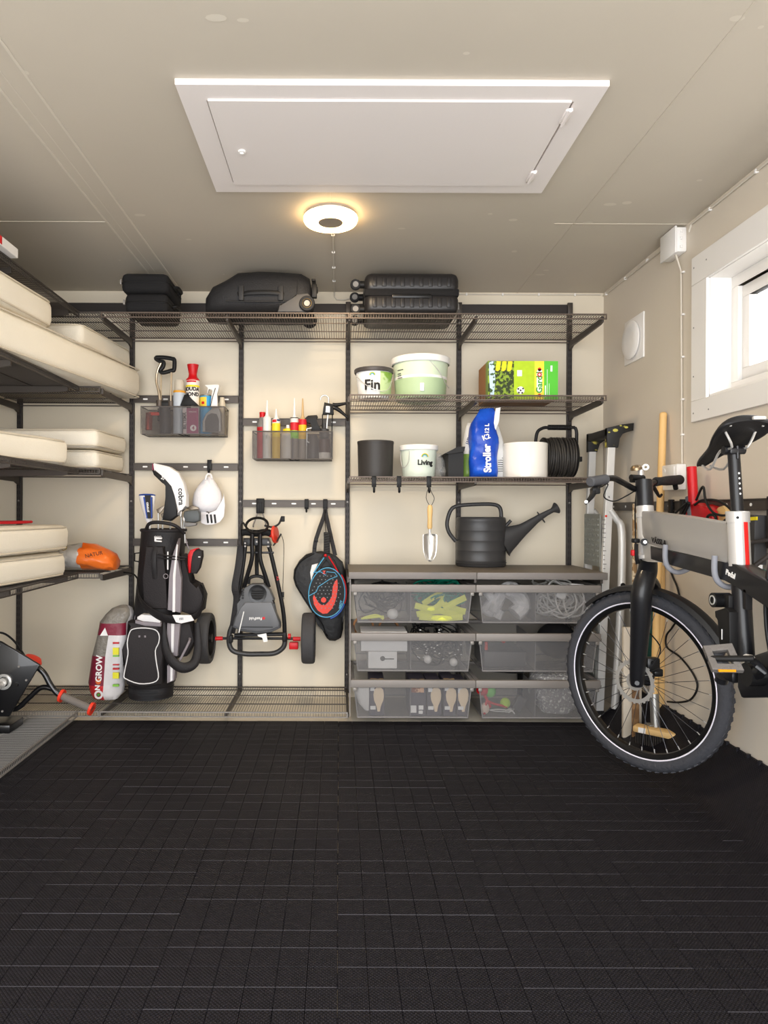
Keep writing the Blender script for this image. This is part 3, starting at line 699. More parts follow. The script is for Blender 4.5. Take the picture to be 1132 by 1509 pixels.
b=B(); b.loft([ring((x+.42,FY+.13,z+.005),.16,.16,2.2,26,.012,7),ring((x+.42,FY+.13,z+.05),.24,.2,2.4,26,.014,7),ring((x+.42,FY+.14,z+.12),.26,.22,2.6,26,.014,8),ring((x+.42,FY+.14,z+.18),.22,.2,2.4,26,.012,9),ring((x+.42,FY+.14,z+.20),.12,.1,2.4,26,.012,9)])
tag(b.build('mesh_bundle',mt('white_netting','#d9d6d1',.9,bump=.8,bs=70,hex2='#9b9897',vs=90,thr=.42)),'white netting bundle in the bottom right drawer','netting')
b=B()
for i in range(5): b.tube([(x+.05,FY+.12+.02*i,z+.20),(x+.14,FY+.06+.03*i,z+.205+.004*i),(x+.24,FY+.08+.03*i,z+.195),(x+.26,FY+.14+.02*i,z+.19),(x+.26,FY+.15+.02*i,z+.01)],.004,6,5)
tag(b.build('black_hose',blackg),'coiled black hose on top of the bottom right drawer','hose')
# ================================================================ LEFT: cushions and tool
cr=mt('cream_fabric','#ece4d3',.85,bump=.25,bs=260,var=.04); crs=mt('cream_piping','#cfc4b0',.8)
def cushion(label,q,z0,z1,name='mattress',cat='cushion',bev=.032,puff=.004):
    t=thing(name,label,cat,((q[0][0]+q[2][0])/2,(q[0][1]+q[2][1])/2,z0))
    B().quadbox(q,z0,z1,bev,5,.004,puff).build('cover',cr,t,ang=60)
    b=B()
    for z in (z0+.010,z1-.010):
        c=V(((q[0][0]+q[1][0]+q[2][0]+q[3][0])/4,(q[0][1]+q[1][1]+q[2][1]+q[3][1])/4)); r=[]
        for i in range(4):
            a=V(q[i]);n_=V(q[(i+1)%4]);p_=V(q[i-1])
            r+= [V((*(a+(p_-a).normalized()*k),z)) for k in (.15,.05)]+[V((*(a+((n_-a).normalized()+(p_-a).normalized())*.012),z))]+[V((*(a+(n_-a).normalized()*k),z)) for k in (.05,.15)]
        r=[V((c.x+(v.x-c.x)*.988,c.y+(v.y-c.y)*.988,v.z)) for v in r]
        b.tube(r,.0035,6,3,closed=True)
    b.split('piping',crs,t)
    return t
z=ZA+.002
cushion('thick cream mattress hanging over the shelf end, largest of the pile',[(-1.86,2.12),(-1.33,2.12),(-1.065,3.70),(-1.84,3.70)],z,z+.165,name='foam_mattress',bev=.045)
cushion('cream cushion on the near end of the thickest mattress, close to the viewer',[(-1.86,2.10),(-1.29,2.10),(-1.222,2.93),(-1.84,2.93)],z+.175,z+.295)
cushion('cream cushion at the far end of the thickest mattress by the back wall',[(-1.80,3.20),(-1.205,3.20),(-1.14,3.755),(-1.80,3.755)],z+.175,z+.282)
z=ZB+.002
cushion('cream cushion in front on the middle shelf, alone on the left wall shelf',[(-1.86,2.12),(-1.36,2.62),(-1.215,3.08),(-1.84,3.12)],z,z+.112)
cushion('upper of two stacked cream cushions in the corner of the middle shelf',[(-1.84,3.32),(-1.175,3.32),(-1.16,3.74),(-1.84,3.74)],z+.102,z+.195)
cushion('lower of two stacked cream cushions in the corner of the middle shelf',[(-1.82,3.35),(-1.185,3.35),(-1.17,3.74),(-1.82,3.74)],z,z+.095)
z=ZC+.002
cushion('upper cream cushion on the lowest cushion shelf with a red edge behind it',[(-1.86,2.12),(-1.33,2.12),(-1.235,3.15),(-1.84,3.20)],z+.119,z+.232)
cushion('lower cream cushion on the lowest cushion shelf',[(-1.86,2.12),(-1.36,2.12),(-1.24,3.13),(-1.84,3.20)],z,z+.110)
tag(B().quadbox([(-1.84,2.5),(-1.42,2.5),(-1.36,3.05),(-1.82,3.05)],z+.240,z+.252,.006,3,.003).build('red_blanket',mt('red_fabric','#c01a24',.9)),'thin red folded cloth lying on the lowest stack of cream cushions','cloth')
# orange bag
def bagmat(n,h,r=.35,h2=None,vs=8,thr=.5,b_=.5): return mt(n,h,r,bump=b_,bs=22,hex2=h2,vs=vs,thr=thr)
t=thing('seed_bag','crumpled orange and white plastic bag lying beside the lowest cream cushions','bag',(-1.27,3.46,ZC+.002)); z=ZC+.002
X=MX.Translation((-1.34,3.45,z))
rings=[]
def lay(x,w,h,sd,y=3.45,zz=z):
    o=[]
    for j in range(28):
        a=2*PI*j/28; q=V((x,y+w/2*math.cos(a),zz+h/2+h/2*math.sin(a)*1.0)); k=1+.26*NZ.noise(V((x*30+sd,math.cos(a)*3.4,math.sin(a)*3.4))); q=V((x,y+(q.y-y)*k,max(zz+.001,zz+h/2+(q.z-zz-h/2)*k))); o.append(q)
    return o
B().loft([lay(-1.415,.10,.06,1),lay(-1.40,.18,.10,2),lay(-1.36,.21,.125,3),lay(-1.31,.22,.13,3),lay(-1.275,.22,.128,4)]).build('silver_end',bagmat('grey_film','#bdb9b4',.3,'#d9d6d0',9),t,ang=70)
B().loft([lay(-1.28,.222,.13,4),lay(-1.23,.22,.125,5),lay(-1.19,.20,.115,6),lay(-1.16,.19,.10,6),lay(-1.135,.16,.085,7),lay(-1.12,.12,.06,8)]).build('orange_end',bagmat('orange_film','#e2641a',.3,'#e8722a',5),t,ang=70)
text('PO',.04,(-1.345,3.325,z+.115),mt('gold_ink','#8c7a3c',.6),t,rot=(60,0,0))
text('NATUR',.026,(-1.19,3.325,z+.085),ink,t,rot=(85,0,0),spin=12)
# flat white box on top left shelf
t=thing('flat_box','flat white box with a red square on the topmost left wall shelf','box',(-1.4,2.3,ZT+.002)); z=ZT+.002
B().box((-1.80,1.95,z),(-1.222,2.60,z+.035),.002).build('carton',box_w,t,flat=True)
B().box((-1.2225,2.44,z+.004),(-1.2212,2.475,z+.033)).build('red_square',red,t)
# power tool
t=thing('power_tool','black motor tool with an orange red ringed grey handle on the lowest left shelf','power tool',(-1.45,3.0,ZB0+.002))
bk=mt('black_enamel','#0e0e10',.3,coat=.4)
pl=[P(-60,930,2.95),P(2,948,2.95),P(59,982,2.95),P(14,1058,2.95),P(-60,1058,2.95)]
b=B(); b.prism([(p.x,p.z) for p in pl],2.95,2.966,'XZ',bev=.003); b.build('face_plate',bk,t)
b=B(); b.prism([(p.x*.97+pl[4].x*.03-.05,p.z*.9+.02) for p in pl],2.968,3.09,'XZ',bev=.012); b.build('housing',bk,t)
hc=P(8,1006,2.95)
b=B(); b.lathe([(.030,-.01),(.034,.012),(.028,.016),(.022,.012),(.022,-.005)],(hc.x,2.95,hc.z),(0,-1,0),28); b.build('shaft_ring',silver,t)
B().cyl((hc.x,2.955,hc.z),(hc.x-.004,2.90,hc.z-.012),.012,14).cyl((hc.x,2.955,hc.z),(hc.x,2.925,hc.z),.019,14).build('shaft',chrome,t)
b=B()
for px,py in ((0,953),(29,984),(40,1004),(5,1050),(-20,960)):
    q=P(px,py,2.95); b.cyl((q.x,2.95,q.z),(q.x,2.946,q.z),.0045,10)
b.split('bolt',metal_light,t)
q=P(25,1011,2.95);B().cyl((q.x,2.95,q.z),(q.x,2.943,q.z),.010,14).build('knob',bk,t)
fc=P(47,973,3.02); b=B(); b.lathe([(.040,-.02),(.043,.01),(.034,.024),(0,.03)],fc+V((0,0,-.015)),(.45,.0,.9),22); b.build('filler_cap',redo,t)
bb=bk
b=B().tube([P(55,984,3.0),P(66,994,3.0),P(75,1010,3.0),P(84,1022,3.0),P(90,1026,3.0)],.0125,12,5); b.tube([P(5,1046,3.0),P(26,1046,3.0),P(44,1030,3.0),P(62,1015,3.0),P(78,1017,3.0),P(88,1023,3.0)],.0115,12,5)
b.split('handle_bar',bk,t)
g0,g1=P(92,1027,3.0),P(136,1046,2.98); ax=(g1-g0)
B().cyl(g0,g1,.0165,18).build('grip',mt('grey_grip','#6d6660',.8,bump=.3),t)
for q in (g0,g1): B().lathe([(.014,-.006),(.030,-.006),(.030,.006),(.014,.006)],q,ax,20,sx=1.0,sy=.8).build('grip_flange',redo,t)
B().tube([P(-30,940,3.05),P(0,934,3.05),P(20,945,3.05),P(37,968,3.04)],.0045,8,5).build('cable',black,t)
# feet resting on shelf
B().box((-1.62,2.96,ZB0),(-1.42,3.09,ZB0+.035),.004).build('foot',bk,t)
# ================================================================ TOP SHELF LUGGAGE
z=ZT+.003
def softcase(label,x0,x1,y0,y1,z0,z1):
    t=thing('camera_case',label,'case',((x0+x1)/2,(y0+y1)/2,z0)); zm=z0+(z1-z0)*.52
    B().quadbox([(x0,y0),(x1,y0),(x1,y1),(x0,y1)],z0,z1,.026,4,.003).build('shell',blackc,t,ang=60)
    w=(x1-x0)/2;xc,yc=(x0+x1)/2,(y0+y1)/2
    pts=[V((xc+(x1-x0+.003)/2*math.copysign(abs(math.cos(a))**.25,math.cos(a)),yc+(y1-y0+.003)/2*math.copysign(abs(math.sin(a))**.25,math.sin(a)),zm)) for a in [2*PI*i/48 for i in range(48)]]
    B().tube(pts,.004,6,closed=True).build('zip',black,t)
    B().tube([(x1-.002,yc-.05,zm),(x1+.02,yc-.045,zm+.005),(x1+.024,yc,zm+.006),(x1+.02,yc+.045,zm+.005),(x1-.002,yc+.05,zm)],.007,8,4).build('carry_handle',black,t)
    B().box((x0-.004,y0-.002,zm-.012),(x0+.004,y0+.01,zm+.012),.002).build('zip_pull',metal_light,t)
softcase('lower of two stacked black soft cases on the top shelf',-1.04,-.83,FY+.005,3.58,z,z+.092)
softcase('upper of two stacked black soft cases on the top shelf',-1.055,-.825,FY+.0,3.58,z+.094,z+.188)
# duffel
t=thing('duffel_bag','large black rolling duffel bag in the middle of the top shelf','bag',(-.39,3.45,z))
nyl=mt('black_nylon','#1f1e1f',.62,bump=.25,bs=180); nyl2=mt('black_panel','#2a2929',.55,bump=.2,bs=160)
def sec(x,h,yc,d,sd=0,n=32):
    o=[]
    for j in range(n):
        a=2*PI*j/n; ca,sa=math.cos(a),math.sin(a); p=3.2
        y=yc+d/2*math.copysign(abs(ca)**(2/p),ca); zz=z+h/2+h/2*math.copysign(abs(sa)**(2/p),sa)
        k=.006*NZ.noise(V((x*9+sd,y*11,zz*11))); o.append(V((x,y+k,max(zz+k,z+.0005))))
    return o
B().loft([sec(-.665,.06,3.44,.10),sec(-.655,.10,3.44,.20),sec(-.62,.15,3.45,.27),sec(-.56,.175,3.45,.30),sec(-.50,.215,3.455,.31),sec(-.40,.225,3.455,.315),sec(-.28,.222,3.455,.315),sec(-.19,.212,3.455,.31),sec(-.15,.19,3.455,.30),sec(-.135,.12,3.455,.24)]).build('body',nyl,t,ang=60)
b=B(); b.tube([(-.49,3.30,z+.10),(-.48,3.297,z+.085),(-.44,3.285,z+.09),(-.36,3.280,z+.092),(-.30,3.285,z+.09),(-.27,3.297,z+.085)],.010,8,5,flat=(1.1,.5),up=(0,0,1)); b.build('grab_handle',black,t)
b=B()
for x in (-.475,-.285): b.box((x-.012,3.284,z+.055),(x+.012,3.300,z+.125),.003)
b.split('strap_tab',nyl2,t)
b=B().tube([(-.55,3.30,z+.055),(-.40,3.296,z+.052),(-.22,3.297,z+.055)],.004,6,4); b.build('piping',nyl2,t)
b=B().tube([(-.17,3.30,z+.01),(-.205,3.298,z+.09),(-.20,3.302,z+.16)],.004,6,5); b.split('seam_band',nyl2,t)
b=B(); b.prism([(-.30,z+.0),(-.15,z+.0),(-.135,z+.07),(-.155,z+.09),(-.21,z+.085),(-.24,z+.05),(-.29,z+.035)],3.285,3.315,'XZ',bev=.006); b.build('wheel_housing',mt('grey_panel','#4c4a49',.55),t)
for y in (3.285,3.58):
    w_=thing; b=B(); b.lathe([(.014,-.012),(.034,-.012),(.038,-.006),(.038,.006),(.034,.012),(.014,.012)],(-.158,y,z+.038),(0,1,0),26); wh=b.build('wheel',blackr,t)
    B().lathe([(.022,-.013),(.0205,-.015),(.0205,-.012)],(-.158,y,z+.038),(0,1,0),24).build('wheel_ring',mt('gold_ring','#a8894e',.4),wh); B().lathe([(0,-.012),(.014,-.013),(.014,.013),(0,.013)],(-.158,y,z+.038),(0,1,0),16).build('hub',metal_light,wh)
b=B().box((-.137,3.30,z+.075),(-.112,3.33,z+.14),.004).box((-.130,3.31,z+.11),(-.108,3.36,z+.13),.004).box((-.137,3.30,z+.155),(-.118,3.36,z+.165),.003); b.build('trolley_latch',black,t)
# suitcase on its side
t=thing('suitcase','black ribbed hard shell suitcase lying on its side on the top shelf','suitcase',(.34,3.46,z))
sh=mt('black_shell','#242222',.36,bump=.05); x0,x1,y0,y1=.118,.575,3.30,3.62
def shell(za,zb,nm_):
    b=B(); b.quadbox([(x0,y0),(x1,y0),(x1,y1),(x0,y1)],za,zb,.035,6)
    n=9
    for i in range(n):
        x=x0+.05+(x1-x0-.1)*i/(n-1); b.box((x-.010,y0-.0028,za+.028),(x+.010,y0+.01,zb-.028),.0025)
    return b.build(nm_,sh,t,ang=50)
shell(z,z+.104,'lower_shell'); shell(z+.100,z+.20,'upper_shell')
b=B().quadbox([(x0+.001,y0-.001),(x1-.001,y0-.001),(x1-.001,y1+.001),(x0+.001,y1+.001)],z+.084,z+.118,.006,2); b.build('zip_band',blackc,t)
B().box((.25,y0-.008,z+.072),(.44,y0+.003,z+.092),.004).build('side_handle',blackg,t)
for zz,yy in ((z+.035,3.36),(z+.155,3.36),(z+.035,3.56),(z+.155,3.56)):
    b=B().lathe([(.008,-.010),(.022,-.010),(.026,-.005),(.026,.005),(.022,.010),(.008,.010)],(x0-.042,yy,zz),(0,1,0),22); wh=b.build('castor_wheel',blackr,t)
    B().box((x0-.042,yy-.006,zz-.012),(x0+.01,yy+.006,zz+.012),.004).cyl((x0-.02,yy,zz),(x0+.005,yy,zz),.018,14).build('castor_fork',black,wh)
    B().lathe([(0,-.011),(.014,-.012),(.014,.012),(0,.011)],(x0-.042,yy,zz),(0,1,0),16).build('hub',greyp,wh)
B().box((x1-.004,3.34,z+.03),(x1+.006,3.40,z+.06),.003).build('lock',metal_light,t)
# ================================================================ SHELF 2: buckets, box
def bucket(label,cx,cy,z,r0,r1,h,lidm,bodym,lidh=.02,bands=None,name='paint_bucket',bodies=None,lr=1.05,wire=None,cat='bucket'):
    t=thing(name,label,cat,(cx,cy,z))
    b=B(); pr=bands or [(0,0),(1,0)]
    prof=[(0,0),(r0*.97,0),(r0,.004)]; bd=[0,0]
    for (f,m) in pr:
        prof.append((r0+(r1-r0)*f,max(.004,h*f))); bd.append(m)
    prof=prof[:2]+prof[2:]; 
    b.lathe(prof,(cx,cy,z),n=48,bands=bd[:len(prof)-1]); b.build('body',bodies or bodym,t)
    if lidm:
        b=B(); rr=r1*lr; b.lathe([(rr*.97,h-lidh),(rr,h-lidh+.003),(rr*1.01,h-.004),(rr*.98,h),(rr*.93,h),(rr*.91,h-.004),(0,h-.004)],(cx,cy,z),n=48); b.build('lid',lidm,t)
    if wire:
        b=B(); b.tube([V((cx+r1*1.03*math.sin(a),cy-r1*1.03*math.cos(a)*.98,z+zz)) for a,zz in wire],.0018,6,5); b.build('wire_handle',silver,t)
    return t
z=Z2+.002
pw=mt('bucket_white','#f0eeea',.3); pg=mt('pale_green_print','#cfdcc2',.4); pg2=mt('sage_print','#a9bf98',.4); dk=mt('dark_lid','#454140',.4)
t=bucket('smaller paint bucket with a dark grey lid, left on its shelf',.172,3.465,z,.078,.092,.152,dk,pw,.022,lr=1.07,wire=[(-1.35,.115),(-1.0,.10),(-.3,.05),(.4,.03),(.9,.05),(1.35,.115)])
gp=mt('leaf_print','#7ba23f',.45,hex2='#b9cf9a',vs=12)
b=B(); b.lathe([(.0872,.004+.012),(.0935,.128)],(.172,3.465,z),n=24,a0=-72,a1=-12); b.build('leaf_panel',gp,t)
text('Fin',.070,(.160,3.465,z+.060),ink,t,wrap=(.172,3.465,.0900),bold=.002,name='lettering')
b=B()
for i,(c_,r_) in enumerate((('#e8b628',.014),('#7ab648',.011),('#4aa3d8',.008))):
    b=B(); b.lathe([(r_-.003,0),(r_,0),(r_,.002),(r_-.003,.002)],(.160,3.465-.0935,z+.112),(0,-1,0),16,a0=0,a1=360); 
    b=B(); n_=12; pts=[V((.160+r_*math.cos(PI*k/n_),3.3715,z+.108+r_*math.sin(PI*k/n_))) for k in range(n_+1)]; b.tube(pts,.0017,5); b.build('rainbow_band',mt('rainbow_'+['gold','green','blue'][i],c_,.5),t)
t=bucket('larger pale green paint bucket with a white lid',.412,3.50,z,.126,.142,.213,pw,pg,.034,bands=[(.02,0),(.12,2),(.47,2),(.475,1),(.53,1),(.535,0),(1,0)],bodies=[pg,pw,pg2],wire=[(.15,.185),(.55,.13),(.9,.075),(1.25,.06)])
b=B()
for k,(w_,zz) in enumerate(((.035,.140),(.022,.122),(.024,.112),(.03,.100))): b.lathe([(.1385,zz),(.1386,zz+.004)],(.412,3.50,z),n=6,a0=-152,a1=-152+w_*500)
b.split('print_line',dk,t); b=B().box((.395,3.365,z+.03),(.415,3.375,z+.07),.002); b.build('print_patch',pw,t)
# green box
t=thing('grass_seed_box','bright green and yellow carton with a football print','box',(.91,3.55,z))
x0,x1,y0,y1,z1=.742,1.092,3.43,3.66,z+.192
B().box((x0,y0,z),(x1,y1,z1)).build('carton',mt('box_cardboard','#a5764f',.8),t,flat=True)
yf=y0-.0012
def strip(nm_,u0,u1,m,v0=0,v1=1,dy=0,**k):
    return B().box((x0+(x1-x0)*u0,yf-dy,z+(z1-z)*v0+.0005),(x0+(x1-x0)*u1,y0-.0001,z+(z1-z)*v1)).build(nm_,m,t,flat=True)
strip('dark_grass_print',0,.37,mt('dark_grass_print','#2c3a12',.5,hex2='#8aa62c',vs=60,thr=.52))
strip('lawn_print',.37,.665,mt('lawn_print','#b3d21d',.5,var=.12,vs=40))
strip('yellow_strip',.665,.80,mt('yellow_strip','#f6e23c',.5)); strip('green_strip',.80,1,mt('green_strip','#58c436',.5,var=.1))
b=B(); pq=mt('sky_print','#c6dff0',.5,hex2='#3d5a1c',vs=45,thr=.56); B().prism([(x0+.004,z1-.002),(x0+.03,z1-.002),(x0+.036,z+.10),(x0+.03,z+.02),(x0+.012,z+.01),(x0+.006,z+.11)],yf-.0008,yf,'XZ').build('sky_print',pq,t)
b=B()
for i in range(3): 
    u=x0+.037+i*.029; b.prism([(u,z1-.048),(u+.012,z1-.052),(u+.022,z1-.044),(u+.027,z1-.002),(u+.006,z1-.002)],yf-.0012,yf,'XZ')
b.split('yellow_tag',yellow,t)
bl=B().lathe([(0,0),(.0195,0),(.0195,.001)],(x0+.163,yf-.0001,z+.045),(0,-1,0),28).build('football_print',winkk,t)
b=B(); 
for dx,dz in ((0,0),(.013,.010),(-.013,.008),(.009,-.014),(-.010,-.013)): b.lathe([(0,0),(.005,0),(.005,.0006)],(x0+.163+dx*.9,yf-.0012,z+.045+dz*.9),(0,-1,0),5)
b.split('football_patch',ink,bl)
strip('white_patch',.415,.485,winkk,.60,.76,.0006)
lx=x0+(x1-x0)*.735
B().prism([(lx+u,z+.092+v) for u,v in rrect(.028,.120,.013)],yf-.0006,yf-.0001,'XZ').build('logo_plate',winkk,t)
text('Gard l',.042,(lx,yf-.001,z+.085),mt('logo_green','#3aa02c',.5),t,spin=90,bold=.001)
b=B().lathe([(.006,0),(.012,0),(.012,.001),(.006,.001)],(lx,yf-.0008,z+.124),(0,-1,0),8); b.build('logo_flower',red,t)
for v in (.02,.150): B().lathe([(0,0),(.009,0),(.009,.001)],(lx,yf-.0006,z+v),(0,-1,0),12).build('logo_dot',red,t)
b=B().box((x0+.295,yf-.0006,z+.02),(x0+.297,yf,z+.15)).box((x0+.285,yf-.0006,z+.01),(x0+.290,yf,z+.07)).box((x0+.312,yf-.0006,z+.14),(x0+.322,yf,z+.17)).box((x0+.305,yf-.0006,z+.02),(x0+.307,yf,z+.08)); b.split('print_line',winkk,t)
B().box((x0-.001,y0,z+.001),(x0+.0,y0+.05,z1-.001)).build('side_print',mt('side_green','#7f9a4c',.5),t,flat=True)
# ================================================================ SHELF 3
z=Z3+.002
t=thing('plant_pot','dark brown black cylindrical pot, leftmost on the shelf','pot',(.182,3.46,z)); dp=mt('dark_pot','#33302e',.5)
b=B(); b.lathe([(0,0),(.084,0),(.087,.003),(.091,.176),(.0915,.182),(.088,.182),(.084,.176),(.08,.01),(0,.01)],(.182,3.46,z),n=48); b.build('pot',dp,t)
b=B(); b.lathe([(.0915,.168),(.0925,.174),(.0925,.181),(.0915,.183)],(.182,3.46,z),n=48); b.build('rim',dp,t)
t=bucket('small pale green bucket with a white lid and black wording',.400,3.46,z,.080,.092,.162,pw,mt('mint_print','#dfe8d8',.4),.026,wire=[(-1.3,.13),(-1.35,.1),(-1.1,.05),(-.7,.07),(-.62,.13)])
text('Living',.036,(.425,3.46,z+.072),ink,t,wrap=(.400,3.46,.0895),bold=.0012)
for i,r_ in enumerate((.016,.013,.010)):
    n_=12; B().tube([V((.420+r_*math.cos(PI*k/n_),3.3695,z+.100+r_*math.sin(PI*k/n_))) for k in range(n_+1)],.0018,5).build('rainbow_band',MC['rainbow_'+['gold','green','blue'][i]],t)
# clear plastic bag
cb_=mt('clear_film','#d8d6d2',.15,alpha=.32,bump=.6,bs=30)
t=thing('clear_bag','crumpled clear plastic bag behind the small pale bucket','bag',(.53,3.52,z))
B().loft([ring((.53,3.52,z+.002),.10,.09,2.2,24,.02,1),ring((.53,3.52,z+.03),.13,.11,2.2,24,.02,2),ring((.525,3.52,z+.06),.11,.10,2.2,24,.02,3),ring((.51,3.53,z+.10),.05,.05,2,24,.01,4),ring((.50,3.53,z+.13),.03,.03,2,24,.01,5)]).build('film',cb_,t,ang=80)
B().ell((.55,3.52,z+.035),(.035,.03,.028),14,8).build('dark_lump',mt('dark_soil','#4a4642',.9,bump=.6),t)
# black open tray standing
t=thing('black_tray','black open box standing on its side left of the blue bag','box',(.60,3.5,z))
b=B().box((.537,3.38,z),(.612,3.384,z+.125)); b.box((.537,3.384,z),(.541,3.6,z+.125)).box((.608,3.384,z),(.612,3.6,z+.125)).box((.541,3.384,z),(.608,3.6,z+.004)); b.build('shell',black,t,flat=True)
b=B().prism([(.520,z+.118),(.582,z+.150),(.617,z+.150),(.612,z+.126),(.534,z+.113)],3.36,3.61,'XZ'); b.build('flap',black,t)
# bags
def standbag(label,name,cx,cy,zb,w,d,h,lean,m,top,bands=None,mats=None,nz=.006,sd=0,p=2.8):
    t=thing(name,label,'bag',(cx,cy,zb)); rings=[]; n=14
    for i in range(n+1):
        f=i/n; ww,dd=w*(1-top*max(0,f-.62)/.38*.5),d*(1-.88*max(0,(f-.55)/.45)**1.3)
        if f<.06: ww*=.93; dd*=.8
        rings.append(ring((cx+lean*f*f,cy,zb+.001+h*f),ww,max(dd,.012),p,36,nz,sd+i*.12,tilt=(.10 if f>.9 else 0)))
    b=B(); b.loft(rings,bands=bands); o=b.build('sack',mats or m,t,ang=70)
    return t
blue=bagmat('blue_film','#1747b5',.3,'#1e57c8',6,.5,.5)
whf=bagmat('white_film','#e9e8e6',.3,None,6,.5,.5)
t=standbag('blue and white plastic bag with white vertical wording','seed_bag',.712,3.42,z,.140,.11,.345,.018,None,.95,mats=[blue,whf],bands=lambda i,j:(0 if (12<j<35) else 1),nz=.010,sd=2)
text('Stroller',.050,(.722,3.343,z+.092),winkk,t,spin=92,rot=(88,0,0),bold=.002,sx=.9)
text('12 L',.028,(.722,3.352,z+.238),winkk,t,spin=88,rot=(84,0,0),bold=.001)
text('K2',.034,(.716,3.346,z+.195),winkk,t,spin=20,rot=(86,0,0),bold=.001)
B().prism([(.757,z+.25),(.775,z+.345),(.80,z+.350),(.790,z+.28),(.765,z+.20)],3.395,3.41,'XZ',bev=.004).build('folded_top',[whf],t)
t=standbag('white bag with small dark print behind the blue one','white_bag',.795,3.50,z,.10,.08,.27,-.02,whf,.6,nz=.006,sd=9)
b=B()
for i in range(10): b.box((.800,3.458,z+.035+i*.011),(.825,3.4595,z+.038+i*.011))
b.split('print_line',dgrey,t); B().ell((.825,3.475,z+.135),(.015,.01,.02)).build('green_emblem',mt('leaf_green','#4c8a36',.5),t)
t=standbag('white and green bag leaning left of the blue bag','leaning_bag',.652,3.50,z,.065,.09,.285,.03,None,.3,mats=[whf,bagmat('green_film','#86a84c',.35)],bands=lambda i,j:(1 if i<6 else 0),nz=.005,sd=15)
text('JIE',.036,(.652,3.448,z+.185),mt('navy_ink','#22356e',.5),t,spin=70)
# white planter
t=thing('white_planter','glossy cream white round planter beside the cable reel','pot',(.935,3.45,z)); cw=mt('cream_gloss','#efeae0',.25,coat=.3,var=.01)
b=B(); b.lathe([(0,0),(.106,0),(.109,.004),(.110,.170),(.108,.174),(.105,.174),(.103,.168),(.10,.012),(0,.012)],(.935,3.45,z),n=56); b.build('pot',cw,t)
# cable reel
t=thing('cable_reel','black extension cable reel with a ribbed carrying handle','reel',(1.13,3.52,z+.0))
rc=V((1.125,3.54,z+.112))
for x in (-.075,.078): B().lathe([(0,-.004),(.100,-.004),(.104,0),(.100,.004),(0,.004)],rc+V((x,0,0)),(1,0,0),40).build('flange',black,t)
b=B(); rd=random.Random(2)
for lay_ in range(2):
    for i in range(13):
        x=-.068+i*.0112; sk=rd.uniform(-.010,.010); rr=.090+lay_*.008+rd.uniform(-.003,.003)
        b.tube([rc+V((x+sk*math.cos(a+1.3),rr*math.cos(a),rr*math.sin(a))) for a in [2*PI*k/28 for k in range(28)]],.0050,6,closed=True)
b.lathe([(.084,-.07),(.084,.07)],rc,(1,0,0),28)
b.build('wound_cable',mt('cable_black','#35322f',.45),t)
B().cyl(rc+V((.08,-.03,-.01)),rc+V((.112,-.03,-.01)),.012,12).cb(rc+V((.108,-.03,-.01)),(.016,.022,.026),.003).build('crank_knob',black,t)
b=B().tube([rc+V((-.10,0,-.05)),rc+V((-.112,0,.05)),rc+V((-.105,-.0,.125)),rc+V((-.08,0,.15)),rc+V((-.04,0,.156)),rc+V((.09,0,.156))],.0085,10,5).tube([rc+V((.09,0,.156)),rc+V((.10,0,.12)),rc+V((.095,0,-.05))],.0085,10,4); b.build('stand_frame',black,t)
b=B(); 
for i in range(16): x=-.045+i*.0075; b.lathe([(.009,-.0028),(.014,-.0028),(.014,.0028),(.009,.0028)],rc+V((x,0,.156)),(1,0,0),14)
b.build('ribbed_grip',black,t)
# ================================================================ TROWEL + WATERING CAN
t=thing('garden_trowel','steel garden trowel with a wooden handle hanging under the shelf','trowel',(.43,FY-.03,.78)); y=FY-.03
def TP(px,py): q=P(px,py,y); return (q.x,q.z)
B().tube([V((TP(634,742)[0],y,TP(634,746)[1])),V((TP(628,735)[0],y,TP(628,733)[1])),V((TP(632,722)[0],y,TP(632,719)[1])),V((TP(637,725)[0],y,TP(637,727)[1])),V((TP(640,736)[0],y,TP(640,735)[1])),V((TP(635,744)[0],y,TP(635,746)[1]))],.0016,6,5).build('cord_loop',black,t)
q=P(633.5,779,y); b=B(); b.lathe([(0,0),(.009,.0),(.0125,.01),(.011,.05),(.0135,.085),(.0125,.105),(.008,.114),(0,.115)],q,(0.01,0,1),20); b.build('handle',wood,t)
B().cyl(q+V((0,0,-.02)),q+V((0,0,.004)),.0065,12).build('ferrule',silver,t)
b=B(); rows=[]
for f,w_ in ((0,.016),(.03,.033),(.1,.0345),(.35,.034),(.6,.0325),(.78,.027),(.9,.018),(1,.004)):
    zz=q.z-.022-f*.133; rows.append([V((q.x+w_*u,y-.014+.016*(1-u*u)-.004*0+.0,zz)) for u in [-1+2*k/10 for k in range(11)]])
vs=[p for r in rows for p in r]; b.add(vs,[(i*11+j,i*11+j+1,(i+1)*11+j+1,(i+1)*11+j) for i in range(len(rows)-1) for j in range(10)])
b.build('blade',mt('trowel_steel','#cfccc6',.28,.8),t,solid=.0015,ang=60); B().tube([q+V((0,-.002,-.015)),q+V((0,-.004,-.05)),q+V((0,-.001,-.085))],[.006,.0045,.001],8,4).build('tang',silver,t)
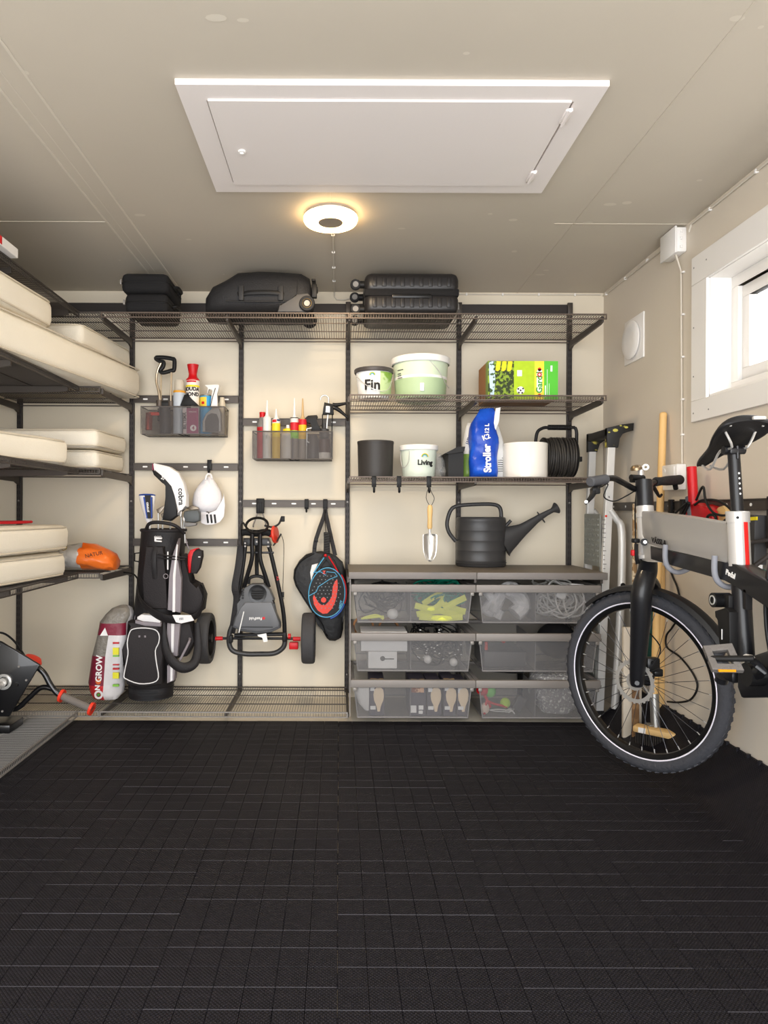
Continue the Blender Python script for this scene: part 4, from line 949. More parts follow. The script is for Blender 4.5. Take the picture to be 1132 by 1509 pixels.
# can
z=ZW+.001; cx,cy=.760,3.672
t=thing('watering_can','dark grey plastic watering can with a long spout','watering can',(cx,cy,z)); cg=mt('can_grey','#3b3a3a',.38,var=.03)
b=B(); sy=.80; H=.262
pr=[(0,0),(.126,0),(.132,.006),(.132,.03),(.1335,.033)]
for k in range(4):
    h0=.033+k*.053; pr+=[(.1335,h0),(.132,h0+.004),(.131,h0+.047),(.1325,h0+.051)]
pr+=[(.130,H-.004),(.126,H),(.118,H+.001),(0,H+.002)]
b.lathe(pr,(cx,cy,z),n=56,sy=sy); b.build('tank',cg,t,ang=50)
yc=cy-.02
def C(px,py,yy=yc): return P(px,py,yy)
b=B().tube([C(672,797),C(662,784),C(659,770),C(664,752),C(674,745),C(700,742.5),C(727,742.5),C(737,748),C(739,763)],.0105,12,6); b.build('handle',cg,t)
b=B().tube([C(739,798),C(744,795),C(756,788),C(771,779),C(790,765),C(806,755),C(818,749)],[.088,.074,.056,.034,.020,.014,.012],18,6,flat=(1,.42),up=(0,0,1))
b.build('spout',cg,t,ang=60)
b=B(); b.lathe([(.012,0),(.016,.010),(.030,.026),(.032,.030),(.028,.035),(0,.038)],C(813,751),(C(822,747)-C(808,754)),22,sx=1,sy=1); b.build('rose',cg,t)
b=B(); b.lathe([(.010,-.002),(.036,-.002),(.036,.002),(.010,.002)],C(797.5,761),(C(803,757)-C(792,765))*1.0+V((0,0,0)),18,sx=1,sy=.35); b.build('spout_collar',cg,t)
B().cyl(C(742,778),C(753,766),.009,12).build('spare_lug',cg,t)
B().lathe([(.135,.018),(.137,.02),(.135,.022)],(cx,cy,z),n=48,sy=sy).build('rib',cg,t)
# ================================================================ GOLF BAG
def G(u,v,y=3.50): return P(170+u/3.594,640+v/3.594,y)
z=ZB0+.003
t=thing('golf_bag','black golf bag with a white piped pocket standing on the low wire shelf','golf bag',(-.97,3.56,z))
bc=mt('bag_black','#1e1b1c',.6,bump=.2,bs=120); bc2=mt('bag_black_panel','#272324',.7,bump=.25,bs=200); bgy=mt('bag_grey','#8d8589',.7,bump=.2); bwh=mt('bag_white','#e6e3e2',.6)
def gax(h): # centre of the bag at height h above its base
    f=h/.86; return V((-.972+.05*f,3.555+.045*f,z+h))
rg=[]
for h,w,d in ((0.0,.205,.19),(.012,.222,.21),(.055,.224,.21),(.06,.215,.20),(.075,.235,.215),(.2,.24,.22),(.4,.235,.22),(.6,.225,.215),(.8,.228,.215),(.855,.226,.21)):
    c=gax(h); rg.append(ring(c,w,d,2.3,36,.002,h*3))
B().loft(rg).build('body',bc,t,ang=60)
c=gax(.86); b=B(); b.tube([p for p in ring(c,.222,.205,2.3,36)],.009,8,closed=True); b.build('top_collar',bc2,t)
b=B(); b.lathe([(.112,.0),(.113,.05),(.108,.052)],(-.972,3.555,z+.002),n=36,sy=.94); 
for i in range(3): b.lathe([(.113,.012+i*.013),(.1145,.014+i*.013),(.113,.016+i*.013)],(-.972,3.555,z),n=36,sy=.94)
b.build('rubber_base',blackr,t)
yf=3.435
b=B().tube([G(165,505,3.49),G(180,478,3.47),G(220,470,3.46),G(290,478,3.46),G(330,495,3.47),G(365,530,3.5)],.009,10,5); b.build('top_handle',bc,t)
# lower front pocket
def poly(fn,pts,y): return [(fn(u,v,y).x,fn(u,v,y).z) for u,v in pts]
pk=[(78,1055),(100,1035),(160,1030),(215,1040),(235,1070),(232,1110),(215,1150),(222,1220),(232,1290),(205,1318),(130,1325),(60,1300),(50,1275),(70,1170),(66,1110)]
b=B().prism(poly(G,[(60,1000),(245,1000),(250,1180),(245,1335),(150,1350),(55,1335),(35,1230),(60,1150)],3.40),3.405,3.50,'XZ',bev=.022); o=b.build('front_pocket',bc2,t)
b=B().tube([G(u,v,3.402) for u,v in pk],.0028,6,3,closed=True); b.build('pocket_piping',bwh,o)
b=B()
for u in (130,160): q=G(u,1075,3.403); b.cb(q,(.009,.003,.010),.001)
b.split('emblem',bgy,o)
b=B().prism(poly(G,[(118,972),(140,958),(200,962),(245,985),(240,1003),(150,995),(118,985)],3.41),3.405,3.46,'XZ',bev=.006); b.build('white_flap',bwh,t)
b=B().prism(poly(G,[(108,988),(150,997),(245,1003),(243,1022),(160,1018),(108,1005)],3.405),3.402,3.45,'XZ',bev=.003); b.build('zip_band',bgy,t)
# stripes
b=B().prism(poly(G,[(333,555),(322,650),(350,760),(345,950),(275,935),(285,760),(300,650)],3.44),3.446,3.50,'XZ',bev=.004).prism(poly(G,[(275,1000),(345,1000),(335,1120),(330,1180),(295,1180),(272,1060)],3.44),3.446,3.5,'XZ',bev=.004).prism(poly(G,[(275,1230),(320,1230),(312,1310),(275,1325)],3.43),3.436,3.5,'XZ',bev=.004); b.split('grey_panel',bgy,t)
b=B().prism(poly(G,[(326,585),(331,590),(319,760),(318,945),(304,945),(306,750)],3.44),3.442,3.45,'XZ').prism(poly(G,[(298,1000),(314,1000),(310,1160),(298,1160)],3.44),3.442,3.45,'XZ').prism(poly(G,[(297,1230),(309,1230),(308,1305),(297,1310)],3.44),3.432,3.45,'XZ'); b.split('white_stripe',bwh,t)
b=B().prism(poly(G,[(205,548),(245,552),(243,560),(214,560),(214,566),(243,568),(243,575),(206,572)],3.46),3.468,3.48,'XZ'); b.build('emblem',bwh,t)
text('OGIO',.014,G(225,548,3.466),bwh,t)
q=G(269,755,3.44); B().lathe([(.010,0),(.013,0),(.013,.002),(.010,.002)],q+V((0,-.001,0)),(0,-1,0),18).build('round_badge',bgy,t)
b=B().box(G(277,625,3.446)-V((.001,.002,0)),G(281,720,3.446)+V((.001,.004,0))); b.build('print_line',bwh,t)
b=B().tube([G(215,600,3.455),G(205,640,3.44),G(205,700,3.435),G(212,770,3.45)],.012,8,5,flat=(.35,1.1),up=(0,-1,0)); b.build('grab_handle',bc,t)
b=B().tube([G(225,640,3.445),G(300,650,3.442),G(370,655,3.46)],.0045,6,4).tube([G(225,656,3.445),G(300,665,3.442),G(370,668,3.46)],.0045,6,4); b.split('compression_strap',bc,t)
b=B().prism(poly(G,[(160,600),(250,600),(265,760),(275,930),(150,930),(140,760)],3.44),3.448,3.50,'XZ',bev=.01); b.build('upper_pocket',bc2,t)
# side pockets on the right
b=B().prism(poly(G,[(350,640),(385,650),(380,800),(445,800),(470,860),(460,940),(400,960),(345,940)],3.48),3.47,3.60,'XZ',bev=.02).prism(poly(G,[(330,1000),(400,1000),(425,1100),(380,1180),(330,1190)],3.48),3.47,3.58,'XZ',bev=.018); b.split('side_pocket',bc2,t)
# shoulder strap
b=B().tube([G(0,732,3.66),G(90,742,3.6),G(120,770,3.55)],.0045,8,4); b.build('thin_strap',black,t)
b=B().tube([G(118,775,3.50),G(128,860,3.45),G(165,920,3.41),G(230,965,3.385),G(300,985,3.38),G(380,982,3.39),G(440,955,3.42),G(472,880,3.46),G(465,815,3.50),G(430,800,3.52)],[.010,.016,.021,.024,.024,.022,.018,.015,.012,.009],10,6,flat=(1,.28),up=(0,-.5,1)); o=b.build('shoulder_strap',bc,t)
b=B().prism(poly(G,[(303,962),(400,962),(418,990),(350,1006),(322,1000)],3.36),3.366,3.372,'XZ'); b.build('white_label',bwh,o)
text('FRI',.016,G(352,982,3.365),dgrey,o,spin=10)
b=B().tube([G(255,1000,3.44),G(265,1120,3.42),G(300,1200,3.40),G(360,1240,3.40),G(420,1215,3.42),G(440,1130,3.45),G(435,1000,3.47)],[.012,.016,.022,.024,.022,.018,.012],10,6,flat=(.4,1.1),up=(0,-1,0)); b.build('shoulder_pad',bc,t)
b=B().tube([G(345,1200,3.44),G(395,1100,3.44),G(392,1080,3.5)],.006,8,3); b.build('strap_loop',bgy,t)
# left buckle
B().tube([G(132,632,3.55),G(104,635,3.53),G(103,675,3.53),G(132,680,3.55)],.004,8).build('buckle',black,t)
B().tube([G(122,900,3.52),G(100,1000,3.50),G(70,1120,3.48)],.002,6,3).build('stand_wire',bgy,t)
# pouch
t=thing('rangefinder_pouch','black and red zip pouch clipped to the side of the golf bag','pouch',G(430,745,3.52))
B().prism(poly(G,[(392,625),(430,608),(462,620),(464,650),(450,710),(430,742),(400,740),(390,700)],3.50),3.49,3.54,'XZ',bev=.012).build('shell',bc2,t)
B().prism(poly(G,[(386,640),(398,616),(430,606),(440,610),(412,625),(404,650),(402,735),(390,740),(384,720)],3.49),3.484,3.545,'XZ',bev=.006).build('red_side',red,t)
b=B().box(G(440,655,3.4875),G(452,650,3.489)); b.build('white_mark',winkk,t)
B().tube([G(392,612,3.52),G(382,590,3.52),G(376,560,3.52)],.003,6,3).build('clip_cord',bgy,t)
# clubs and covers
def Z5(u,v,y=3.55): return P(180+u/7.075,660+v/7.075,y)
t=thing('golf_club','golf club with a bent white and black head cover in the golf bag','golf club',Z5(510,800,3.58))
B().prism(poly(Z5,[(335,180),(345,168),(500,205),(600,270),(655,380),(680,500),(686,620),(625,645),(588,705),(575,500),(540,400),(460,310),(345,252)],3.55),3.52,3.585,'XZ',bev=.014).build('white_cover',mt('white_leather','#ebe8e6',.4),t)
B().prism(poly(Z5,[(322,240),(345,250),(462,312),(542,402),(577,500),(584,712),(510,768),(432,758),(465,520),(475,400),(425,372),(342,292)],3.55),3.522,3.583,'XZ',bev=.010).build('black_cover',black,t)
text('cobra',.038,Z5(612,515,3.519),ink,t,spin=-88,bold=.0008)
text('21',.020,Z5(425,325,3.52),winkk,t,spin=-30,bold=.0008)
B().box(Z5(325,240,3.53),Z5(334,178,3.57)).build('end_label',mt('maroon','#8a2340',.5),t)
B().cyl(Z5(505,760,3.57),Z5(500,1000,3.58),.0045,8).build('shaft',silver,t)
t=thing('golf_club','golf club with a white and blue tapered head cover, leftmost in the golf bag','golf club',Z5(285,800,3.56))
def er(c,a,b_,n=24): return [c+V((a*math.cos(2*PI*k/n),b_*math.sin(2*PI*k/n),0)) for k in range(n)]
b=B().loft([er(Z5(285,790),.012,.012),er(Z5(280,760),.018,.016),er(Z5(270,650),.030,.024),er(Z5(262,530),.043,.032),er(Z5(260,505),.042,.03)]); b.build('white_cover',MC['white_leather'],t,ang=60)
b=B().loft([er(Z5(260,506),.044,.033),er(Z5(260,494),.040,.03),er(Z5(260,487),.02,.018)]); b.build('blue_top',mt('blue_cover','#27489a',.5),t,ang=60)
b=B().prism(poly(Z5,[(215,520),(232,520),(262,740),(252,745)],3.51),3.515,3.53,'XZ').prism(poly(Z5,[(292,520),(306,520),(308,740),(300,742)],3.51),3.515,3.53,'XZ'); b.split('blue_edge',MC['blue_cover'],t)
b=B().prism(poly(Z5,[(232,500),(292,500),(300,745),(266,745)],3.51),3.513,3.53,'XZ'); b.build('black_stripe',ink,t)
text('JETSPEED',.0125,Z5(268,625,3.512),winkk,t,spin=96,bold=.0004)
B().cyl(Z5(288,785),Z5(292,1000),.0045,8).build('shaft',silver,t)
for i,(u,v,l,tp) in enumerate(((375,640,'iron club with a brownish blade, just right of the white and blue cover',0),(420,690,'iron club showing only a small pale head beside the black cover',0),(615,650,'steel iron with an upright bright blade, right of the bent cover',1),(650,700,'steel iron tilted right at the rim of the golf bag',1))):
    t=thing('golf_club',l,'golf club',Z5(u,850,3.6)); b=B()
    if tp: b.prism(poly(Z5,[(u-25,v+60),(u-5,v-10),(u+12,v-5),(u+2,v+80)],3.57),3.565,3.58,'XZ',bev=.002)
    else: b.prism(poly(Z5,[(u-20,v+10),(u+50,v-30),(u+70,v-20),(u+30,v+40),(u,v+60)],3.6),3.6,3.615,'XZ',bev=.002)
    b.build('head',mt('iron_steel','#b5aea6',.3,.8) if tp else mt('iron_dull','#8c8173',.4,.7),t)
    B().cyl(Z5(u,v+50,3.59),Z5(u+6,1000,3.59),.004,8).build('shaft',silver,t)
t=thing('golf_club','putter with a dark grey mallet head at the right edge of the golf bag','golf club',Z5(700,850,3.6))
B().prism(poly(Z5,[(645,670),(720,655),(790,655),(812,690),(812,765),(760,785),(660,778),(640,720)],3.56),3.55,3.60,'XZ',bev=.012).build('upper_shell',mt('putter_grey','#55595a',.5),t)
B().prism(poly(Z5,[(650,782),(780,788),(770,815),(690,830),(645,825)],3.56),3.555,3.595,'XZ',bev=.006).build('lower_plate',greyp,t)
B().prism(poly(Z5,[(660,640),(720,605),(790,625),(800,650),(720,650)],3.62),3.62,3.64,'XZ',bev=.004).build('crown',mt('iron_dull','#8c8173',.4,.7),t); B().cyl(Z5(650,760,3.58),Z5(610,980,3.59),.0045,8).build('shaft',silver,t)
# ================================================================ CAP
t=thing('cap','white cap with three black stripes on its brim hanging from a rail hook','cap',Z5(905,810,3.70))
cw_=mt('cap_white','#ebe8ea',.85,bump=.2,bs=90)
rr=[]
for v,c_,w in ((300,905,40),(330,895,100),(400,890,200),(470,890,280),(560,890,310),(620,885,280),(665,890,190),(680,900,90)):
    q=Z5(c_,v,3.695); rr.append([q+V((w/7.075/277/1*.5*math.cos(2*PI*k/28)*1.0*1.03,.055*min(1,w/280)*math.sin(2*PI*k/28),.004*math.cos(2*PI*k/28))) for k in range(28)])
B().loft(rr).build('crown',cw_,t,ang=70)
b=B(); b.prism(poly(Z5,[(830,650),(905,690),(985,660),(1045,560),(1062,480),(1075,600),(1065,720),(1020,780),(950,805),(880,808),(830,790),(812,740)],3.67),3.662,3.668,'XZ',bev=.002); br=b.build('brim',cw_,t)
b=B()
for k in range(3): u=875+k*39; b.prism(poly(Z5,[(u,700),(u+20,698),(u+32,788),(u+12,792)],3.66),3.6608,3.6622,'XZ')
b.split('stripe',ink,br)
B().tube([Z5(870,340,3.64),Z5(875,300,3.65),Z5(900,275,3.66),Z5(925,290,3.65),Z5(935,330,3.64)],.005,8,5,flat=(1,.5)).build('back_strap',cw_,t)
b=B(); b.tube([Z5(905,690,3.6605),Z5(900,678,3.64),Z5(880,672,3.64)],.002,6,3); b.build('seam',ink,t)
# ================================================================ GOLF TROLLEY
def K(u,v,y=3.62): return P(320+u/4.571,730+v/4.571,y)
t=thing('golf_trolley','folded black three wheeled golf trolley with a grey plastic body hanging upside down','golf trolley',K(275,1085,3.62))
tb=mt('trolley_black','#1c1b1c',.3,.3)
B().tube([K(105,880),K(88,930),K(85,1000),K(112,1050),K(190,1070),K(290,1071),K(390,1065),K(445,1030),K(460,990),K(458,930)],.0135,12,5).build('front_handle',mt('handle_grey','#3a3939',.35,.2),t)
b=B().tube([K(190,345),K(175,480),K(130,740),K(98,930)],.0115,10,5).tube([K(350,345),K(370,420),K(445,760),K(460,960)],.0115,10,5); b.split('side_tube',tb,t)
b=B().tube([K(238,235,3.59),K(236,330,3.59),K(236,430,3.59),K(200,560,3.60),K(185,620,3.61)],.0115,10,4).tube([K(290,235,3.59),K(290,330,3.59),K(292,430,3.59),K(325,540,3.60),K(350,620,3.61)],.0115,10,4); b.split('inner_tube',tb,t)
b=B().tube([K(165,255),K(200,250),K(265,258),K(330,250),K(368,262)],.019,10,4); b.build('top_block',black,t)
b=B().prism(poly(K,[(180,290),(350,290),(370,340),(175,345)],3.62),3.60,3.66,'XZ',bev=.006).box(K(200,395,3.61),K(385,380,3.625),.002); b.split('cross_plate',tb,t)
B().tube([K(268,300,3.66),K(268,440,3.66),K(270,550,3.66)],.011,10).build('centre_post',tb,t)
B().lathe([(.052,-.004),(.062,-.004),(.062,.006),(.052,.006)],K(270,205,3.56),(0,-.75,.65),28,sx=1,sy=.9).build('console_ring',black,t)
B().tube([K(215,600,3.64),K(222,560,3.64),K(270,545,3.64),K(318,560,3.64),K(328,600,3.64)],.009,8,5).build('arch',black,t)
b=B()
for u,v in ((190,325),(190,345),(268,315),(345,318),(345,345)): b.cyl(K(u,v,3.60),K(u,v,3.585),.005,10)
b.split('bolt',metal_light,t)
b=B(); b.lathe([(0,-.006),(.045,-.006),(.048,0),(.045,.008),(0,.012)],K(390,265,3.60),(1,-.25,.1),24); b.build('orange_dial',redo,t); B().cyl(K(360,270),K(388,266,3.60),.013,12).build('dial_shaft',red,t)
b=B().tube([K(165,340,3.6),K(160,230,3.6),K(172,185,3.6),K(195,215,3.6),K(220,240,3.6)],.012,8,4,flat=(.4,1.3)).tube([K(320,205,3.60),K(370,215,3.6),K(415,195,3.6),K(435,150,3.6)],.013,8,4,flat=(.4,1.3)).tube([K(380,340,3.6),K(410,300,3.6),K(432,260,3.6)],.011,8,4,flat=(.4,1.3)); b.split('bag_arm_strap',bc,t)
B().cb(K(443,160,3.60),(.020,.02,.03),.003).build('strap_buckle',black,t)
B().tube([K(160,345,3.62),K(145,480,3.60),K(122,620,3.59),K(135,700,3.60),K(115,860,3.61),K(100,930,3.62)],.015,8,5,flat=(.25,1.3),up=(0,-1,0)).build('wide_strap',bc,t)
B().tube([K(432,265,3.61),K(450,330,3.61),K(448,500,3.61),K(445,640,3.61),K(452,700,3.61)],.005,6,4,flat=(.3,1.4)).build('thin_strap',bc,t)
B().cb(K(446,670,3.61),(.012,.01,.028),.002).build('strap_slider',black,t)
gb=mt('trolley_grey','#57585a',.45,bump=.05)
b=B().prism(poly(K,[(185,625),(235,598),(318,598),(360,640),(388,705),(372,740),(400,800),(430,862),(430,895),(370,925),(270,935),(165,918),(105,890),(118,830),(140,780),(152,735),(150,700)],3.575),3.568,3.635,'XZ',bev=.010); body=b.build('body_shell',gb,t)
B().prism(poly(K,[(190,722),(375,718),(400,800),(425,858),(420,885),(360,908),(270,917),(170,902),(115,878),(130,820),(165,760)],3.57),3.558,3.572,'XZ',bev=.006).build('lid_panel',mt('trolley_grey_light','#66676a',.42),body)
b=B(); q=K(275,665,3.567); b.lathe([(.034,-.004),(.047,-.004),(.047,.006),(.034,.004)],q+V((0,0,0)),(0,-1,0),36); b.build('port_ring',blackg,body)
b=B(); b.lathe([(0,.001),(.042,.001)],q,(0,-1,0),36)
for k in range(4): b.tube([q+V((-.03,-.003,-.022+k*.012)),q+V((.03,-.003,-.022+k*.012))],.002,6)
b.build('port_grille',black,body)
text('FastFold',.020,K(262,832,3.5568),winkk,body,spin=180,bold=.0004)
B().prism(poly(K,[(305,826),(312,822),(318,818),(326,826),(326,836),(312,840)],3.556),3.556,3.558,'XZ').build('red_mark',red,body)
B().tube([K(183,785,3.556),K(150,928,3.55)],.0032,6).build('white_pencil',winkk,body)
B().box(K(155,892,3.556),K(380,886,3.560)).build('slot_line',black,body)
b=B()
for i in range(4): b.cyl(K(175,640+i*18,3.567),K(175,640+i*18,3.562),.006,10)
b.split('rivet',black,body)
b=B().tube([K(-10,966,3.64),K(560,966,3.64)],.007,10).tube([K(120,945,3.60),K(450,935,3.60)],.010,8); b.split('axle',tb,t)
b=B().cyl(K(-8,968,3.64),K(42,966,3.64),.0105,14).cyl(K(482,950,3.63),K(500,950,3.63),.014,14).cyl(K(515,968,3.64),K(565,968,3.64),.0115,14).box(K(488,1040,3.62),K(552,985,3.66),.004); b.split('red_sleeve',red,t)
b=B().prism(poly(K,[(275,940),(335,930),(345,985),(318,990),(308,960),(280,950)],3.575),3.57,3.573,'XZ'); b.build('paper_label',winkk,t)
b=B().box(K(105,1000,3.60),K(88,940,3.64),.004).box(K(470,990,3.60),K(445,915,3.64),.006); b.split('joint_block',black,t)
text('X5',.02,K(410,560,3.60),red,t,spin=-80)
def wheel(c,r,w,name,sd=1):
    o=B().lathe([(r*.80,-w/2),(r*.93,-w/2),(r*.985,-w*.40),(r,-w*.2),(r,w*.2),(r*.985,w*.40),(r*.93,w/2),(r*.80,w/2),(r*.78,w*.3),(r*.78,-w*.3),(r*.80,-w/2)],c,(1,0,0),48).build(name,mt('tyre_grey','#424142',.75,bump=.15),t)
    b=B(); b.lathe([(r*.70,-w*.4),(r*.80,-w*.42),(r*.80,w*.42),(r*.70,w*.4),(r*.70,-w*.4)],c,(1,0,0),40)
    for k in range(6):
        a=2*PI*k/6; b.tube([V(c)+V((0,.02*math.cos(a),.02*math.sin(a))),V(c)+V((0,r*.72*math.cos(a),r*.72*math.sin(a)))],.007,6)
    b.lathe([(0,-w*.35),(.022,-w*.35),(.022,w*.5),(0,w*.5)],c,(1,0,0),18); b.build('rim',black,o)
q=K(620,962,3.64); wheel(q,.134,.068,'right_wheel'.replace('right_','')); q=P(305,941,3.64); wheel(q+V((-.004,0,0)),.134,.068,'wheel')
# ================================================================ PADEL RACKET
cv=mt('cover_black','#1b1a1b',.5,bump=.25,bs=40)
t=thing('racket_cover','black padded racket cover hanging by its strap from the rail hook','cover',K(760,980,3.73))
o=[(655,382),(600,398),(555,440),(520,500),(515,560),(530,610),(580,690),(640,780),(700,865),(735,950),(760,978),(800,980),(838,958),(852,900),(855,820),(870,640),(868,520),(848,450),(800,405),(740,382),(700,376)]
B().prism(poly(K,o,3.72),3.70,3.755,'XZ',bev=.016).build('shell',cv,t)
b=B().tube([K(u,v,3.698) for u,v in [(655,392),(560,450),(524,530),(540,610),(640,770),(712,865),(745,960),(800,968),(830,950),(843,820)]],.003,6,4); b.build('zip',black,t)
b=B().tube([K(655,385,3.70),K(668,295,3.71),K(722,135,3.735),K(728,95,3.74),K(735,135,3.735),K(770,290,3.71),K(797,405,3.70)],.012,8,5,flat=(.22,1),up=(0,-1,0)); b.build('strap',bc,t)
B().cb(K(668,300,3.705),(.022,.008,.022),.002).build('strap_buckle',black,t); B().cb(K(656,355,3.70),(.018,.008,.012),.002).build('strap_slider',black,t)
B().prism(poly(K,[(640,470),(690,455),(700,480),(660,560),(635,580),(628,520)],3.69),3.692,3.70,'XZ',bev=.003).build('white_print',winkk,t)
t=thing('padel_racket','black padel racket with red and blue edge lines hanging in front of its cover','racket',K(740,830,3.66))
def hd(k=1,n=48): 
    o=[]
    for i in range(n):
        a=2*PI*i/n; x,zv=math.cos(a),math.sin(a); sq=1.0+.03*(zv<0)
        uu,vv=742+126*k*x*(1-.06*zv),652-170*k*zv*sq; th=R(4); o.append((742+(uu-742)*math.cos(th)-(vv-652)*math.sin(th),652+(uu-742)*math.sin(th)+(vv-652)*math.cos(th)))
    return o
face=B().prism(poly(K,hd(),3.655),3.650,3.686,'XZ',bev=.004).build('head',mt('racket_black','#161617',.6),t)
ln=hd(.965); b=B().tube([K(u,v,3.650) for u,v in ln],.0028,6,closed=True); b.build('blue_outline',mt('cyan_print','#5aa9cf',.4),face)
b=B().tube([K(u,v,3.668) for u,v in hd(1.02)[-3:]+hd(1.02)[:7]],.006,8,2); b.build('red_edge',red,face); b=B().tube([K(u,v,3.668) for u,v in hd(1.02)[38:46]],.006,8,2); b.build('blue_edge',mt('blue_print','#3465c4',.4),face)
b=B().tube([K(618,680,3.650),K(670,650,3.650),K(685,615,3.650),K(760,565,3.650),K(812,545,3.650)],.0022,6).tube([K(812,545,3.65),K(795,520,3.65),K(740,515,3.65),K(735,540,3.65),K(700,515,3.65),K(660,520,3.65)],.0022,6); b.split('blue_line',MC['cyan_print'],face)
hu=[(812,565),(795,580),(782,615),(775,680),(755,715),(730,740),(705,738),(682,720),(672,700),(655,670),(648,690),(655,735),(680,775),(715,798),(745,795),(775,765),(795,725),(808,680),(815,620)]
B().prism(poly(K,hu,3.65),3.6488,3.6502,'XZ').build('red_emblem',redo,face); B().lathe([(0,0),(.014,0),(.014,.0015),(0,.0015)],K(720,705,3.6482),(0,-1,0),18).build('red_dot',redo,face)
b=B(); rd=random.Random(5)
for i in range(-4,5):
    for j in range(-6,5):
        u=745+i*25+(12 if j%2 else 0); v=640-j*24
        if ((u-742)/98)**2+((v-650)/128)**2<1: b.lathe([(0,0),(.0032,0)],K(u,v,3.6483),(0,-1,0),8)
for f_ in [b]: f_.build('hole_pattern',mt('hole_grey','#77797b',.5),face)
text('BIRDY',.016,K(835,735,3.649),MC['cyan_print'],face,spin=80,bold=.0005)
text('Z',.022,K(722,520,3.649),redo,face,bold=.001)
b=B().prism(poly(K,[(718,395),(760,395),(800,450),(835,540),(815,560),(770,470),(735,420),(700,480),(660,540),(640,560),(655,520),(690,440)],3.665),3.655,3.682,'XZ',bev=.004); b.build('throat',mt('racket_black','#161617',.6),t)
b=B().tube([K(722,420,3.653),K(680,480,3.653),K(650,525,3.653)],.003,6).build('blue_line',MC['cyan_print'],t); b=B().tube([K(752,410,3.653),K(790,470,3.653),K(818,520,3.653)],.004,6).build('red_line',red,t)
b=B(); b.prism([(K(740,0,3.66).x+u,v) for u,v in [(-.017,K(0,395).z),(.017,K(0,395).z),(.0165,K(0,250).z),(-.0165,K(0,250).z)]],3.652,3.684,'XZ',bev=.006); gp_=b.build('grip',mt('grip_tape','#2b2a29',.7,bump=.3),t)
b=B(); 
for k in range(8): b.tube([K(722,385-k*17,3.651),K(759,375-k*17,3.651)],.0016,6)
b.split('grip_seam',black,gp_); B().ell(K(731,405,3.65),.0085,12,8).build('red_button',red,t)
B().tube([K(735,252,3.668),K(728,180,3.70),K(726,120,3.73)],.002,6,4).build('wrist_cord',black,t)
# ================================================================ FERTILISER BAG
def Fb(u,v,y=3.52): return P(u/3.33,850+v/3.33,y)
t=thing('fertiliser_bag','half transparent bag with a maroon label standing left of the golf bag','bag',(-1.17,3.53,ZB0+.003)); z=ZB0+.003
gf=mt('grey_film_bag','#7f7970',.35,bump=1,bs=30,var=.25); mr=mt('maroon_print','#7c1d33',.4,bump=.3,bs=26); rdp=mt('red_print','#c3282f',.4,bump=.3,bs=26); wp=mt('pale_print','#d6d2d2',.4,bump=.3,bs=26); yp=mt('yellow_print2','#e8e03a',.4)
hs=[0,.03,.075,.08,.22,.225,.33,.39,.43,.46,.475]; ws=[.13,.165,.175,.175,.172,.17,.16,.15,.135,.10,.05]; ds=[.09,.12,.13,.13,.13,.13,.125,.12,.11,.09,.04]; xs=[-1.185,-1.19,-1.188,-1.188,-1.178,-1.178,-1.165,-1.15,-1.13,-1.115,-1.105]
def fbm(i,j):
    front=15<j<33
    if not front: return 0 if not (32<j or j<4) else 3
    left=j<27
    if i<2: return 2 if left else 3
    if i in(3,): return 1 if left else 3
    if i in (5,): return 0 if left else 3
    if i==6: return 1
    if i==4 or i==2: return 1 if left else 3
    return 0
b=B().loft([ring((x_,3.53,z+h_),w_,d_,3,36,.011,h_*9) for h_,w_,d_,x_ in zip(hs,ws,ds,xs)],bands=fbm); b.build('sack',[gf,mr,rdp,wp],t,ang=70)
text('GROW',.042,(-1.205,3.449,z+.165),winkk,t,spin=88,bold=.0012); text('N',.034,(-1.212,3.449,z+.070),winkk,t,spin=88,bold=.0012)
b=B().lathe([(0,0),(.014,0),(.014,.001),(0,.001)],(-1.210,3.451,z+.100),(0,-1,0),14); b.build('round_emblem',mt('red_yellow','#d8662b',.5),t)
b=B().lathe([(.012,0),(.022,0),(.022,.001),(.012,.001)],(-1.208,3.451,z+.034),(0,-1,0),18); b.build('seal_ring',MC['pale_print'],t); B().lathe([(0,0),(.008,0),(.008,.001)],(-1.208,3.4508,z+.034),(0,-1,0),12).build('seal_dot',MC['leaf_green'],t)
for k,(v0,v1,m_) in enumerate(((.115,.145,'y'),(.235,.27,'y'),(.075,.085,'g'),(.225,.232,'g'),(.16,.168,'r'),(.29,.298,'r'),(.182,.187,'r'))):
    mm_={'y':yp,'g':mt('lime_print','#86c24a',.5),'r':rdp}[m_]
    B().box((-1.138,3.452,z+v0),(-1.108,3.464,z+v1)).build('colour_patch',mm_,t)
b=B().prism([(-1.205,z+.33),(-1.18,z+.37),(-1.165,z+.33)],3.458,3.46,'XZ'); b.build('white_triangle',winkk,t)
